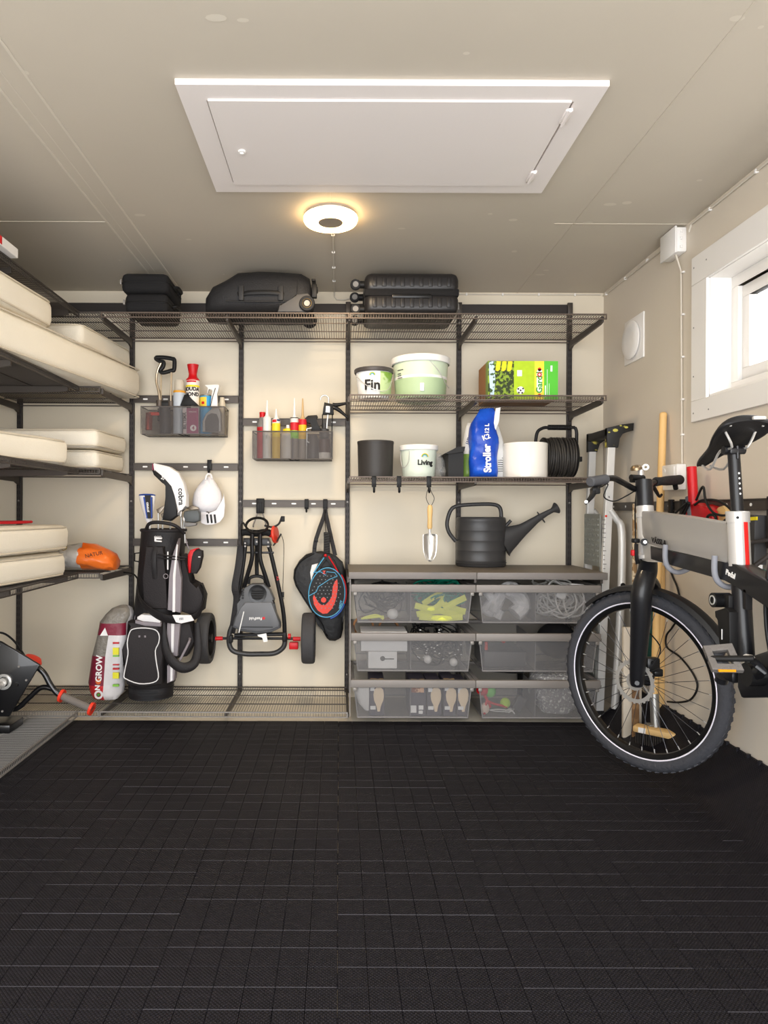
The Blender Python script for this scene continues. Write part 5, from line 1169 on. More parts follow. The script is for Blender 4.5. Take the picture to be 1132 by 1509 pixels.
# ================================================================ STORAGE BINS AND BOTTLES
binm=mt('bin_mesh','#57504d',.4,alpha=.30,var=.05); bine=mt('bin_edge','#5d5855',.4)
def bin_(label,x0,x1,z0,z1):
    t=thing('storage_bin',label,'bin',((x0+x1)/2,3.69,z0)); y0,y1=3.62,3.762
    def rg(k,zz): return [V((x0+k,y0+k,zz)),V((x1-k,y0+k,zz)),V((x1-k,y1,zz)),V((x0+k,y1,zz))]
    b=B().loft([rg(0,z1),rg(.004,z0)],cap=False); b.add(rg(.004,z0),[(0,1,2,3)]); b.build('tray',binm,t,solid=.002,flat=True)
    b=B().tube(rg(0,z1),.0035,6,closed=True); b.build('rim',bine,t)
    b=B().tube(rg(.004,z0),.003,6,closed=True).tube([V((x0+.001,y0,z0)),V((x0+.0,y0,z1))],.002,6).tube([V((x1-.001,y0,z0)),V((x1,y0,z1))],.002,6); b.split('edge',bine,t)
    xm_=(x0+x1)/2; b=B().tube([(xm_-.02,y0+.004,z0-.001),(xm_,y0-.004,z0-.008),(xm_+.005,y0+.03,z0-.006)],.003,6,3).tube([(xm_+.012,y0-.004,z0-.006),(xm_+.035,y0+.005,z0-.010),(xm_+.03,y0+.03,z0-.003)],.003,6,3); b.split('catch',black,t)
    B().box((xm_-.002,y0+.005,z0),(xm_+.002,y1-.004,z1-.03)).build('divider',bine,t)
    for xx in (x0+.05,x1-.07): B().box((xx,y1,z1-.06),(xx+.02,y1+.006,z1+.012),.002).build('rail_clip',black,t)
    return t
b1=(-1.050,-.609,1.423,1.568); b2=(-.459,-.036,1.294,1.439)
bin_('upper left smoky storage bin with a pump, red capped can and spray bottle',*b1)
bin_('smoky storage bin to the right holding cartridges and glue bottles',*b2)
def U8(u,v,y=3.67): return P(200+u/8.086,510+v/8.086,y)
def bottle(label,cx,cy,zb,prof,mats,bands,name='bottle',cat='bottle',n=24,sy=1):
    t=thing(name,label,cat,(cx,cy,zb)); g={}
    for i in range(len(prof)-1): g.setdefault(bands[i],[]).append(i)
    for m_,ii in g.items():
        nm_,mt_=mats[m_]; 
        pr=[prof[ii[0]]]+[prof[i+1] for i in ii]
        B().lathe([(0,pr[0][1])]+pr+[(0,pr[-1][1])],(cx,cy,zb),n=n,sy=sy).build(nm_,mt_,t)
    return t
z=b1[2]+.003
# D handle pump
t=thing('hand_pump','metal hand pump with a black D shaped handle in the upper left bin','pump',U8(340,700,3.69))
B().tube([U8(300,200),U8(240,165),U8(245,145),U8(330,145),U8(430,160),U8(455,180),U8(450,290),U8(420,300),U8(320,325),U8(285,300),U8(320,255),U8(325,200),U8(275,195)],.011,10,4).build('d_handle',black,t)
b=B().cyl(U8(418,280),U8(415,660),.0055,10).tube([U8(300,200),U8(255,300),U8(240,420),U8(270,560),U8(285,660)],.0065,10,5).cyl(U8(295,330,3.69),U8(292,660,3.69),.0055,10); b.split('rod',mt('pump_metal','#b7a78f',.3,.8),t)
B().box(U8(240,725,3.655),U8(440,680,3.70),.004).build('pump_block',black,t); B().cyl(U8(278,725,3.665),U8(278,655,3.665),.017,14).cyl(U8(415,725,3.665),U8(415,665,3.665),.015,14).build('pump_caps',mt('brown_metal','#5a5048',.4,.4),t)
B().cyl(V((U8(340,0).x,3.69,z)),U8(340,690,3.69),.03,18).build('pump_barrel',dgrey,t)
t=thing('clamp','dark tool with an orange red grip inside the upper left bin','tool',(U8(220,900).x,3.645,z)); B().cb(V((U8(235,810).x,3.635,z+.105)),(.03+.025,.015,.018),.005).build('red_grip',redo,t); B().cyl(V((U8(170,840).x,3.64,z+.02)),V((U8(175,840).x,3.64,z+.11)),.018,12).build('body',mt('dull_red','#7c3a30',.6),t)
x=U8(515,0).x; zz=lambda v:U8(0,v).z-z
bottle('grey spray can with an orange band and a clear cap in the upper left bin',x,3.67,z,[(.032,0),(.032,zz(570)),(.032,zz(545)),(.026,zz(530)),(.0255,zz(430)),(.022,zz(415))],[('can_body',mt('can_greyblue','#b9c0c8',.35)),('orange_band',mt('can_orange','#d99a2e',.5)),('clear_cap',mt('frosted_cap','#d9cfbd',.3,alpha=.75))],[0,1,2,2,2],'spray_can','can')
b=bottle('adhesive foam can with a tall flared red cap in the upper left bin',U8(670,0).x,3.68,z,[(.036,0),(.036,zz(420)),(.036,zz(405)),(.024,zz(375)),(.021,zz(340)),(.030,zz(235)),(.031,zz(225)),(.026,zz(228))],[('can_body',mt('can_white','#e6e1da',.35)),('red_cap',red)],[0,1,1,1,1,1,1],'foam_can','can')
cx,cy=U8(670,0).x,3.68
B().lathe([(.0366,zz(500)),(.0366,zz(478))],(cx,cy,z),n=24).build('yellow_band',yellow,b); B().lathe([(.0366,zz(445)),(.0366,zz(425))],(cx,cy,z),n=12,a0=-140,a1=-50).build('red_label',red,b)
text('SOUDA',.027,(cx,cy,z+zz(527)),ink,b,wrap=(cx,cy,.0365),bold=.0012); text('BOND',.027,(cx+.004,cy,z+zz(590)),ink,b,wrap=(cx,cy,.0365),bold=.0012)
t=thing('funnel','black funnel shaped nozzle between the red capped can and the bin front','funnel',(U8(640,0).x,3.64,z)); b=B().prism([(U8(540,0).x,U8(0,728).z),(U8(590,0).x,U8(0,600).z),(U8(625,0).x,U8(0,590).z),(U8(680,0).x,U8(0,650).z),(U8(765,0).x,U8(0,728).z)],3.634,3.652,'XZ',bev=.004); b.build('body',black,t)
B().cyl(V((U8(640,0).x,3.645,z)),V((U8(640,0).x,3.645,U8(0,715).z)),.012,10).build('stem',black,t)
t=thing('carton','maroon carton with white wording and the number 4 in the upper left bin','carton',(U8(665,0).x,3.632,z)); x0,x1=U8(605,0,3.63).x,U8(745,0,3.63).x
B().box((x0-.022,3.628,z),(x1,3.633,z+.136)).build('pale_edge',mt('carton_pale','#cfc3c3',.6),t,flat=True); B().box((x0,3.6265,z+.002),(x1,3.628,z+.136)).build('maroon_face',mt('maroon_face','#a04a70',.6),t,flat=True)
text('BILTEMA',.023,(x0-.010,3.6268,z+.068),dgrey,t,spin=90,bold=.0006)
B().lathe([(0,0),(.0165,0),(.0165,.001)],((x0+x1)/2+.004,3.6262,z+.030),(0,-1,0),24).build('white_disc',winkk,t); text('4',.026,((x0+x1)/2+.004,3.6248,z+.030),MC['maroon_face'],t,bold=.001); text('REMOVER',.009,((x0+x1)/2,3.626,z+.115),winkk,t)
t=thing('paint_tin','small yellow and blue tin in the upper left bin','can',(U8(825,0).x,3.69,z)); cx,cy=U8(825,0).x,3.69
B().lathe([(0,0),(.032,0),(.032,zz(600)),(0,zz(600))],(cx,cy,z),n=24).build('tin',mt('tin_blue','#3c9ccd',.4),t); B().lathe([(.0325,zz(725)),(.0325,zz(615))],(cx,cy,z),n=16,a0=190,a1=285).build('yellow_label',mt('tin_yellow','#edc93a',.5),t)
B().lathe([(0,zz(598)),(.0335,zz(598)),(.0335,zz(585)),(0,zz(585))],(cx,cy,z),n=24).build('lid',mt('tin_lid','#8f8878',.4,.6),t); B().lathe([(.033,zz(700)),(.033,zz(670))],(cx,cy,z),n=8,a0=235,a1=265).build('red_label',red,t)
t=thing('spray_bottle','grey bottle with a white spray trigger, rightmost in the upper left bin','bottle',(U8(905,0).x,3.655,z)); 
B().prism([(U8(u,0,3.64).x,U8(0,v,3.64).z) for u,v in [(790,1030),(790,900),(830,810),(900,750),(985,740),(1010,800),(1015,1030)]],3.635,3.69,'XZ',bev=.010).build('bottle_body',mt('bottle_grey','#b3b0ad',.4),t)
B().prism([(U8(u,0,3.63).x,U8(0,v,3.63).z) for u,v in [(825,1020),(820,900),(850,830),(900,805),(960,815),(985,880),(985,1020)]],3.631,3.636,'XZ').build('dark_label',mt('label_dark','#5a5858',.5),t)
B().prism([(U8(u,0).x,U8(0,v).z) for u,v in [(890,728),(905,600),(920,540),(905,530),(870,520),(850,590),(845,585),(865,510),(832,490),(828,475),(980,468),(995,485),(985,530),(965,590),(978,728)]],3.655,3.682,'XZ',bev=.004).build('trigger_head',whitep,t)
B().tube([U8(945,505,3.65),U8(915,600,3.648),U8(885,725,3.645)],.0018,6).build('black_straw',black,t)
bottle('pale cream bottle half hidden at the right end of the upper left bin',U8(1005,0).x,3.72,z,[(.02,0),(.02,zz(690)),(.014,zz(640)),(.012,zz(600))],[('bottle_body',mt('cream_bottle','#cfc4ae',.4)),],[0,0,0])
# bin 2
def U2(u,v,y=3.67): return P(360+u/7.075,570+v/7.075,y)
z=b2[2]+.003; zz=lambda v:U2(0,v).z-z
t=bottle('clear and red bottle with a red screw cap, leftmost in the right bin',U2(180,0).x,3.70,z,[(.030,0),(.030,zz(470)),(.030,zz(420)),(.030,zz(400)),(.017,zz(330)),(.016,zz(315)),(.0165,zz(262)),(.014,zz(260))],[('bottle_body',mt('smoke_bottle','#8f8a85',.25,alpha=.8)),('red_label',mt('cola_red','#b8222a',.5)),('red_cap',red)],[1,1,0,0,0,2,2])
def cart(label,u,v0,v1,vt,mats_,x2=None,r=.0225,nl=None,nz_=None):
    cx=U2(u,0).x; cy=3.665; t=thing('sealant_cartridge',label,'cartridge',(cx,cy,z)); n=len(mats_)
    hh=zz(v0); prev=0
    for k,(nm_,m_,f) in enumerate(mats_):
        B().lathe([(0,hh*prev),(r,hh*prev),(r,hh*f),(0,hh*f)],(cx,cy,z),n=22).build(nm_,m_,t); prev=f
    B().lathe([(0,hh),(r*.9,hh),(r*.5,hh+.008),(.009,hh+.014),(.0075,hh+.02),(.0035,zz(vt)),(0,zz(vt))],(cx,cy,z),n=16).build('nozzle',nz_ or whitep,t); return t,cx,cy
t,cx,cy=cart('white sealant cartridge with a tall nozzle in the right bin',235,325,0,145,[('tube',mt('tube_white','#dedbd6',.4),1)])
text('lim',.014,(cx,cy,z+.115),greyp,t,wrap=(cx,cy,.0228),spin=90)
t,cx,cy=cart('yellow sealant cartridge with a short nozzle in the right bin',330,345,0,235,[('tube',mt('tube_amber','#d8b43a',.4),.55),('yellow_label',mt('tube_yellow','#ecd02d',.45),.9),('white_end',mt('tube_white','#dedbd6',.4),1)])
B().lathe([(.0229,zz(378)),(.0229,zz(350))],(cx,cy,z),n=10,a0=-150,a1=-80).build('red_label',red,t); B().lathe([(.0229,zz(365)),(.0229,zz(347))],(cx,cy,z),n=10,a0=-75,a1=-20).build('navy_label',mt('navy','#23305e',.5),t)
bottle('white jar with a yellow cap and small valve in the right bin',U2(420,0).x+.015,3.685,z,[(.038,0),(.038,.085),(.037,.10),(.037,zz(500)),(.027,zz(480)),(.028,zz(445)),(.022,zz(438)),(.010,zz(430)),(.009,zz(405)),(.008,zz(398))],[('jar_body',mt('jar_white','#c9c4be',.4)),('yellow_cap',mt('cap_yellow','#ead520',.4)),('valve',whitep)],[0,0,0,0,1,1,1,2,2],'spray_jar','jar')
t,cx,cy=cart('white, red and green sealant cartridge with a tall nozzle in the right bin',520,335,0,120,[('tube',mt('tube_brown','#8c837a',.5),.50),('green_label',mt('tube_green','#8fd034',.45),.70),('red_label',mt('tube_red','#c8202c',.45),.90),('white_end',mt('tube_white','#dedbd6',.4),1)])
B().lathe([(0,0),(.0235,0),(.0235,.004),(0,.004)],(cx,cy,z+zz(335)),n=20).build('black_rim',black,t)
t,cx,cy=cart('yellow cartridge with a wooden coloured nozzle in the right bin',606,345,0,125,[('tube',mt('tube_brown','#8c837a',.5),.5),('yellow_label',mt('tube_yellow2','#e6b92b',.45),.86),('red_label',MC['tube_red'],1)],nz_=mt('nozzle_tan','#c9a878',.5))
t=thing('spray_bottle','dark bottle with a black spray trigger in the right bin','bottle',(U2(700,0).x,3.67,z)); B().lathe([(0,0),(.034,0),(.034,.10),(.02,.125),(.014,.13),(0,.13)],(U2(715,0).x,3.67,z),n=24).build('bottle_body',mt('bottle_dark','#4a4645',.35),t)
B().prism([(U2(u,0).x,U2(0,v).z) for u,v in [(690,470),(710,420),(690,370),(675,390),(640,365),(622,340),(660,305),(755,298),(765,320),(740,345),(770,400),(800,450),(790,470)]],3.655,3.685,'XZ',bev=.004).build('trigger_head',black,t)
bottle('brown bottle with a white base label, far right in the right bin',U2(830,0).x,3.68,z,[(.034,0),(.034,.035),(.034,.105),(.024,.115),(.026,.117),(.026,zz(440)),(.012,zz(430)),(.011,zz(380))],[('white_label',mt('label_white','#d3cec7',.5)),('bottle_body',mt('bottle_brown','#4b342a',.35)),('dark_cap',dgrey)],[0,1,2,2,2,2,2])
t=thing('hex_keys','bent steel key standing in the middle of the right bin','tool',(U2(655,0).x,3.632,z)); B().tube([U2(700,430,3.635),U2(650,440,3.635),U2(650,570,3.635),U2(675,585,3.635)],.004,8).build('bent_rod',silver,t); B().tube([(U2(650,0).x,3.635,U2(0,570,3.635).z),(U2(650,0).x,3.64,z)],.003,6).build('long_rod',silver,t)
t=thing('caulking_gun','black caulking gun with a hooked steel rod at the right end of the right bin','caulking gun',(U2(900,0).x,3.69,z))
B().tube([U2(790,140),U2(800,105),U2(840,90),U2(872,115),U2(875,170),U2(868,300),U2(858,420),V((U2(858,0).x,3.67,z+.02))],.0045,8,4).build('hooked_rod',silver,t)
B().prism([(U2(u,0).x,U2(0,v).z) for u,v in [(832,165),(925,185),(930,290),(812,292),(820,230)]],3.655,3.69,'XZ',bev=.004).build('head_block',black,t); B().prism([(U2(u,0).x,U2(0,v).z) for u,v in [(850,205),(890,210),(888,275),(845,270)]],3.650,3.656,'XZ').build('steel_plate',silver,t)
b=B().tube([U2(915,185),U2(960,190),U2(1060,172)],[.010,.011,.007],8,4).tube([U2(930,215),U2(980,240),U2(1075,320)],[.012,.011,.006],8,4); b.split('trigger_handle',black,t)
b=B().cyl(U2(812,290),V((U2(812,0).x,3.67,z+.01)),.003,8).cyl(U2(915,290),V((U2(905,0).x,3.67,z+.01)),.003,8); b.split('frame_rod',black,t)
# ================================================================ LADDER, BROOM, BOARDS
lad=mt('ladder_aluminium','#dbdad7',.4,.3)
t=thing('folding_ladder','folded aluminium step ladder with a paint spotted black top leaning in the corner','ladder',(1.33,3.52,.0))
def bar(b,p,q,sx,sy): # rectangular bar between two points
    p=V(p);q=V(q); vs=[p+V((a*sx,c*sy,0)) for a,c in ((-1,-1),(1,-1),(1,1),(-1,1))]+[q+V((a*sx,c*sy,0)) for a,c in ((-1,-1),(1,-1),(1,1),(-1,1))]
    b.add(vs,[(3,2,1,0),(4,5,6,7),(0,1,5,4),(1,2,6,5),(2,3,7,6),(3,0,4,7)]); return b
for y_,xb in ((3.41,1.297),(3.665,1.31)):
    o=bar(B(),(xb,y_,.03),(1.352,y_,1.40),.019,.014).build('side_rail',lad,t,bev=.003); B().cb((xb,y_,.018),(.044,.034,.036),.005).build('rubber_foot',black,o)
B().tube([(1.345,3.40,1.03),(1.375,3.40,.985),(1.402,3.40,.92),(1.40,3.40,.6),(1.365,3.385,.05)],[.014,.016,.019,.019,.019],12,4).build('rear_rail',lad,t)
B().tube([(1.36,3.67,1.03),(1.39,3.67,.985),(1.41,3.67,.92),(1.41,3.67,.6),(1.38,3.67,.05)],[.014,.016,.019,.019,.019],12,4).build('rear_rail',lad,t)
b=B().cyl((1.368,3.378,.035),(1.362,3.378,.0),.022,14).cyl((1.385,3.67,.035),(1.38,3.67,.0),.022,14); b.split('rubber_foot',black,t)
B().cyl((1.402,3.379,.66),(1.402,3.388,.66),.011,16).build('round_plug',black,t); B().cyl((1.38,3.40,.22),(1.38,3.67,.22),.008,10).build('cross_rod',lad,t)
bt=mt('paint_spotted_black','#1d1c1b',.5,hex2='#c9bd55',vs=16,thr=.66)
b=B().box((1.325,3.395,1.395),(1.375,3.68,1.435),.005); b.prism([(1.325,1.34),(1.382,1.34),(1.385,1.385),(1.40,1.41),(1.455,1.425),(1.458,1.462),(1.40,1.455),(1.325,1.437)],3.393,3.425,'XZ',bev=.003); b.prism([(1.325,1.34),(1.375,1.34),(1.385,1.385),(1.455,1.425),(1.455,1.455),(1.325,1.437)],3.65,3.68,'XZ',bev=.003)
b.build('top_cap',bt,t)
yl2=mt('paint_spot','#c9c05a',.6); b=B()
for x_,z_,r_ in ((1.366,1.425,.014),(1.42,1.44,.010),(1.335,1.415,.006),(1.392,1.448,.006)): b.lathe([(0,0),(r_,0),(r_*.8,.001)],(x_,3.3925,z_),(0,-1,0),7,sy=.6)
b.split('paint_spot',yl2,t)
trd=mt('tread_grey','#8f918b',.55,.3,bump=.2)
for z0,z1 in ((.745,1.01),(.42,.70),(.10,.38)):
    b=B().box((1.312-.03*(1-z0),3.428,z0),(1.318-.03*(1-z0),3.648,z1),.003)
    for i in range(9):
        zz=z0+.022+i*(z1-z0-.03)/9
        for j in range(7): yy=3.445+j*.028; b.box((1.308-.03*(1-z0),yy,zz),(1.313-.03*(1-z0),yy+.02,zz+.012))
    b.build('tread',trd,t,flat=True)
b=B(); rd=random.Random(3)
for i in range(14): b.box((1.303+.002*i*.3,3.3945,.98-.022*i),(1.303+rd.uniform(.012,.022),3.3962,.984-.022*i))
b.split('printed_line',greyp,t); b=B().lathe([(0,0),(.006,0),(0,.001)],(1.322,3.3945,1.00),(0,-1,0),10); b.build('orange_sticker',redo,t)
bar(B(),(1.338,3.398,1.09),(1.336,3.398,1.10),.003,.003).build('rivet',greyp,t)
t=thing('broom','broom with a long pale wooden handle standing behind the front bicycle wheel','broom',(1.36,2.98,.05))
B().cyl((1.365,2.965,.20),(1.438,3.045,1.458),.0155,16).ell((1.438,3.045,1.456),(.0155,.0155,.010)).build('handle',mt('pine_handle','#e0b778',.5,var=.1,vs=10),t)
B().cyl((1.366,2.95,.095),(1.367,2.968,.235),.019,16).box((1.335,2.94,.10),(1.385,2.985,.105),.002).build('ferrule',mt('zinc','#9b9a96',.35,.8),t)
b=B(); X=MX.Translation((1.375,2.905,.083))@MX.Rotation(R(-42),4,'Z'); b.X=X; b.box((-.115,-.03,-.012),(.115,.03,.016),.008); b.X=None; b.build('head',wood,t)
b=B(); b.X=X; 
for i in range(24):
    for j in range(4): b.box((-.105+i*.009,-.022+j*.013,-.060),(-.100+i*.009,-.015+j*.013,-.010))
b.build('bristles',mt('bristle_dark','#2d2926',.8),t)
b=B(); b.X=X; b.box((-.09,-.0312,-.008),(-.06,-.0298,.014)); b.build('label',winkk,t)
t=thing('garden_board','dark green board on the right wall behind the fork of the bicycle','board',(1.45,3.16,.33)); B().box((1.436,3.10,.33),(1.461,3.225,.765),.003).build('panel',mt('dark_green_paint','#14514a',.5),t); B().box((1.436,3.068,.10),(1.461,3.099,.78),.002).build('wood_edge',wood,t)
t=thing('pale_plank','pale beige plank standing on the floor behind the front wheel','plank',(1.33,3.14,0)); B().box((1.285,3.09,0.0),(1.368,3.11,.50),.002).build('plank',mt('pale_board','#d6cbb9',.7,var=.06,vs=20),t)
tag(B().box((1.315,3.06,.0),(1.345,3.075,.545),.004).build('brown_board',mt('brown_wood','#94714d',.7,hex2='#7a5a3c',vs=18)),'narrow brown board leaning in front of the pale plank by the wheel','board')
tag(B().tube([(1.385,3.23,.02),(1.405,3.26,.6),(1.415,3.28,1.06)],.011,8,3).build('brown_pole',mt('bark','#9a7a55',.8,bump=.6,bs=60,hex2='#d8c8ac',vs=30)),'thin rough brown pole in the corner beside the head tube of the bicycle','pole')
# ================================================================ RIGHT WALL ITEMS
for px,l in ((988,'black hook clamp on the right wall rail just right of the broom'),(1005,'black hook clamp on the right wall rail by the red tool')):
    q=Q(px,747,1.43); t=thing('rail_hook',l,'hook',q)
    B().box((1.425,q.y-.014,1.012),(1.443,q.y+.014,1.075),.003).build('plate',black,t); B().tube([(1.43,q.y,1.02),(1.41,q.y,1.0),(1.395,q.y,1.005),(1.392,q.y,1.02)],.005,8,3).build('prong',black,t)
def QY(pts,x): return [(Q(u,v,x).y,Q(u,v,x).z) for u,v in pts]
t=thing('hanging_tool','red plastic tool with an upright tube and black cord hanging on the right wall rail','tool',Q(1025,770,1.40))
a,c=Q(1019,686,1.40),Q(1022,742,1.40); b=B().lathe([(.0165,0),(.0185,0),(.0185,(a-c).length),(.0165,(a-c).length),(.0165,0)],c,(a-c),24); b.build('red_tube',red,t)
B().tube([Q(1016,731,1.395),Q(1018,750,1.39),Q(1020,775,1.39)],[.016,.013,.016],12,3).build('grey_sleeve',mt('sleeve_grey','#55585e',.4),t)
B().prism(QY([(1009,772),(1014,752),(1023,745),(1026,739),(1034,744),(1047,744),(1054,752),(1056,776),(1040,778),(1020,778)],1.40),1.385,1.44,'YZ',bev=.008).build('red_body',red,t)
b=B().tube([Q(u,v,1.375) for u,v in [(1026,735),(1036,715),(1040,735),(1050,752),(1062,757),(1072,757)]],.0045,8,6).tube([Q(u,v,1.38) for u,v in [(1024,742),(1035,735),(1055,735),(1070,742),(1085,757)]],.0045,8,6).tube([Q(u,v,1.375) for u,v in [(1000,765),(1010,745),(1016,740),(1008,760),(1018,775)]],.0045,8,6).tube([Q(u,v,1.375) for u,v in [(1040,772),(1044,758),(1054,758),(1058,772),(1072,762)]],.0055,8,6).tube([Q(u,v,1.37) for u,v in [(990,760),(1002,748),(1014,738)]],.0045,8,3)
b.split('black_cord',black,t)
t=thing('wooden_brush','small pale wooden paddle hanging beside the red tool on the right wall','brush',Q(1064,770,1.42)); B().prism(QY([(1058,775),(1057,752),(1062,745),(1068,743),(1073,748),(1076,760),(1078,776)],1.42),1.41,1.432,'YZ',bev=.004).build('paddle',wood,t)
t=thing('seed_pouch','black pouch with a yellow strip hanging behind the seat tube on the right wall','pouch',Q(1110,835,1.42)); B().prism(QY([(1098,756),(1119,757),(1118,830),(1098,828)],1.42),1.405,1.45,'YZ',bev=.005).build('pouch',dgrey,t); b=B().prism(QY([(1100,760),(1116,759),(1116,764),(1100,765)],1.404),1.402,1.406,'YZ'); b.build('yellow_strip',yellow,t)
t=thing('garden_shears','teal handled tool hanging below the black pouch on the right wall','tool',Q(1115,845,1.42)); B().prism(QY([(1098,838),(1122,836),(1130,842),(1098,846)],1.42),1.41,1.43,'YZ').build('teal_blade',mt('teal','#2f7c70',.5),t); B().prism(QY([(1100,830),(1121,830),(1121,836),(1100,838)],1.42),1.412,1.428,'YZ').build('white_strip',winkk,t)
t=thing('charging_cable','black cable hanging in a loop on the right wall behind the front wheel','cable',Q(1000,1040,1.45))
B().tube([Q(u,v,1.452) for u,v in [(982,822),(992,848),(1000,868),(1004,900),(992,922),(983,935),(984,952),(1003,966),(1022,990),(1029,1010),(1020,1028),(1003,1033),(985,1032)]],.0042,8,5).build('cord',black,t)
# ================================================================ BICYCLE
bk_=thing('bicycle','silver and black electric bicycle hanging nose down from wall hooks on the right','bicycle',(1.13,2.1,.03)); t=bk_
bf=mt('bike_black','#17171a',.38,coat=.15); bs_=mt('bike_silver','#c9c6c2',.3,.35,var=.02); pan=mt('panel_silver','#a9a6a2',.35,.4,var=.02)
tyre=mt('bike_tyre','#3a3b40',.8,bump=.35,bs=90,var=.1)
def bwheel(C,d,Rr,rotor=True):
    d=V(d).normalized(); n=V((0,0,1)).cross(d)*-1  # lateral
    # n points to +x for d=+y
    M=MX(((d.x,0*d.x,n.x,C[0]),(d.y,0,n.y,C[1]),(0,1,0,C[2]),(0,0,0,1)))
    b=B(M); rc=Rr-.027; prof=[(rc+.027*math.cos(a),.027*math.sin(a)) for a in [2*PI*k/16 for k in range(17)]]
    b.lathe(prof,n=96)
    for k in range(64): # tread lugs
        a=2*PI*k/64
        for s in (-1,1):
            rr=rc+.0246; a2=a+s*.012
            cp=V((rr*math.cos(a2),rr*math.sin(a2),s*.009)); rot=MX.Rotation(a2,3,'Z')@MX.Rotation(s*.35,3,'X')
            b.cb(cp,(.0045,.017,.010),0,rot)
    w_=b.build('front_tyre'.replace('front_','') ,tyre,t,ang=50)
    b=B(M); b.lathe([(rc-.027,-.0135),(rc-.024,-.0185),(rc-.028,-.0185),(rc-.040,-.012),(rc-.043,0),(rc-.040,.012),(rc-.028,.0185),(rc-.024,.0185),(rc-.027,.0135)],n=96); rim=b.build('rim',blackg,t)
    b=B(M); rr=rc-.0185
    b.lathe([(rr+.0022,-.0205),(rr-.0022,-.0192),(rr-.003,-.0202),(rr,-.0222),(rr+.0022,-.0205)],n=96); b.build('reflective_stripe',mt('reflective_white','#e8e4f0',.3),w_)
    b=B(M); b.lathe([(0,-.055),(.014,-.055),(.017,-.035),(.027,-.033),(.027,-.028),(.017,-.024),(.017,.024),(.027,.028),(.027,.034),(.014,.04),(0,.05)],n=28); b.build('hub',black,t)
    for k in range(32):
        a=2*PI*k/32; s=-1 if k%2 else 1; a2=a+(.42 if (k//2)%2 else -.42); b=B(M)
        b.tube([(.025*math.cos(a2),.025*math.sin(a2),.030*s),((rc-.042)*math.cos(a),(rc-.042)*math.sin(a),0)],.0011,5); sp=b.build('spoke',mt('spoke_black','#3a3a3e',.3,.5),t)
    b=B(M)
    for k in range(32):
        a=2*PI*k/32; b.tube([((rc-.056)*math.cos(a),(rc-.056)*math.sin(a),0),((rc-.042)*math.cos(a),(rc-.042)*math.sin(a),0)],.0021,6)
    b.split('nipple',silver,rim)
    if rotor:
        b=B(M); b.lathe([(.066,-.050),(.080,-.050),(.080,-.048),(.066,-.048),(.066,-.050)],n=48)
        for k in range(24):
            a=2*PI*k/24; b.cb(((.081)*math.cos(a),.081*math.sin(a),-.049),(.006,.008,.002),0,MX.Rotation(a,3,'Z'))
        b.lathe([(.022,-.050),(.034,-.050),(.034,-.048),(.022,-.048),(.022,-.050)],n=24)
        for k in range(6):
            a=2*PI*k/6; b.tube([(.03*math.cos(a),.03*math.sin(a),-.049),(.069*math.cos(a+.5),.069*math.sin(a+.5),-.049)],.004,4,flat=(1,.3))
        b.build('brake_rotor',chrome,t)
    return M
CF=(1.165,2.63,.377); M1=bwheel(CF,(-.553,.833,0),.340)
CR=(1.15,1.455,.775); M2=bwheel(CR,(0,1,0),.340)
def fender(M,r0,a0,a1,nm_='fender'):
    n_=26; b=B(M); rings=[]
    for i in range(n_+1):
        a=R(a0+(a1-a0)*i/n_); rr=r0+(.018*max(0,i/n_-.4))
        rings.append([V(((rr+dr)*math.cos(a),(rr+dr)*math.sin(a),w_)) for w_,dr in ((-.032,-.014),(-.026,.002),(0,.008),(.026,.002),(.032,-.014),(.029,-.015),(.024,-.002),(0,.004),(-.024,-.002),(-.029,-.015))])
    b.loft(rings); return b.build(nm_,mt('fender_black','#1c1c1e',.45),t,ang=50)
fender(M1,.356,48,150); fender(M2,.358,-30,110)
# frame
hd0,hd1=Q(950.5,744,1.13),Q(955,822,1.13)
b=B().cyl(hd1,hd0,.0300,32); b.lathe([(.030,0),(.0325,.001),(.0325,.016),(.030,.017)],hd0+(hd1-hd0)*.22,(hd0-hd1),32).lathe([(.030,0),(.036,-.0),(.037,.012),(.030,.022)],hd1,(hd0-hd1),32); b.build('head_tube',bs_,t)
B().cyl(hd0,Q(949,706,1.13),.0300,32).build('stem_riser',bf,t)
b=B().prism(QY([(940,756),(946,751),(1000,758),(1071,769),(1073,772),(1075,828),(1070,828),(1000,812),(962,804),(950,795),(943,780)],1.107),1.107,1.153,'YZ',bev=.007); pn=b.build('battery_panel',pan,t)
text('VÄSSLA',.026,Q(971,796.5,1.103),ink,pn,rot=(90,0,-90),spin=-4,bold=.0004,sx=1.25)
b=B().prism(QY([(940,822),(946,790),(956,800),(975,806),(1075,830),(1074,832),(955,826)],1.106),1.106,1.154,'YZ',bev=.006); b.build('silver_gusset',bs_,t)
b=B().prism(QY([(957,801),(1070,827),(1082,829),(1092,832),(1132,857),(1230,930),(1230,965),(1132,893),(1085,862),(1068,853),(1000,834),(958,823)],1.103),1.103,1.157,'YZ',bev=.010); mb=b.build('main_tube',bf,t)
text('Pedal',.022,Q(1077,844,1.1015),winkk,mb,rot=(90,0,-90),spin=-12,bold=.0006)
st0,st1=Q(1087,752,1.13),Q(1091,832,1.13)
b=B().cyl(st1,st0,.0285,32).lathe([(.0285,0),(.0305,0),(.0305,.028),(.0285,.03)],st0+(st1-st0)*.20,(st0-st1),32).lathe([(.0285,0),(.031,0),(.031,.006),(.0285,.008)],st0-V((0,0,.006)),(0,0,1),32); so=b.build('seat_tube',bs_,t)
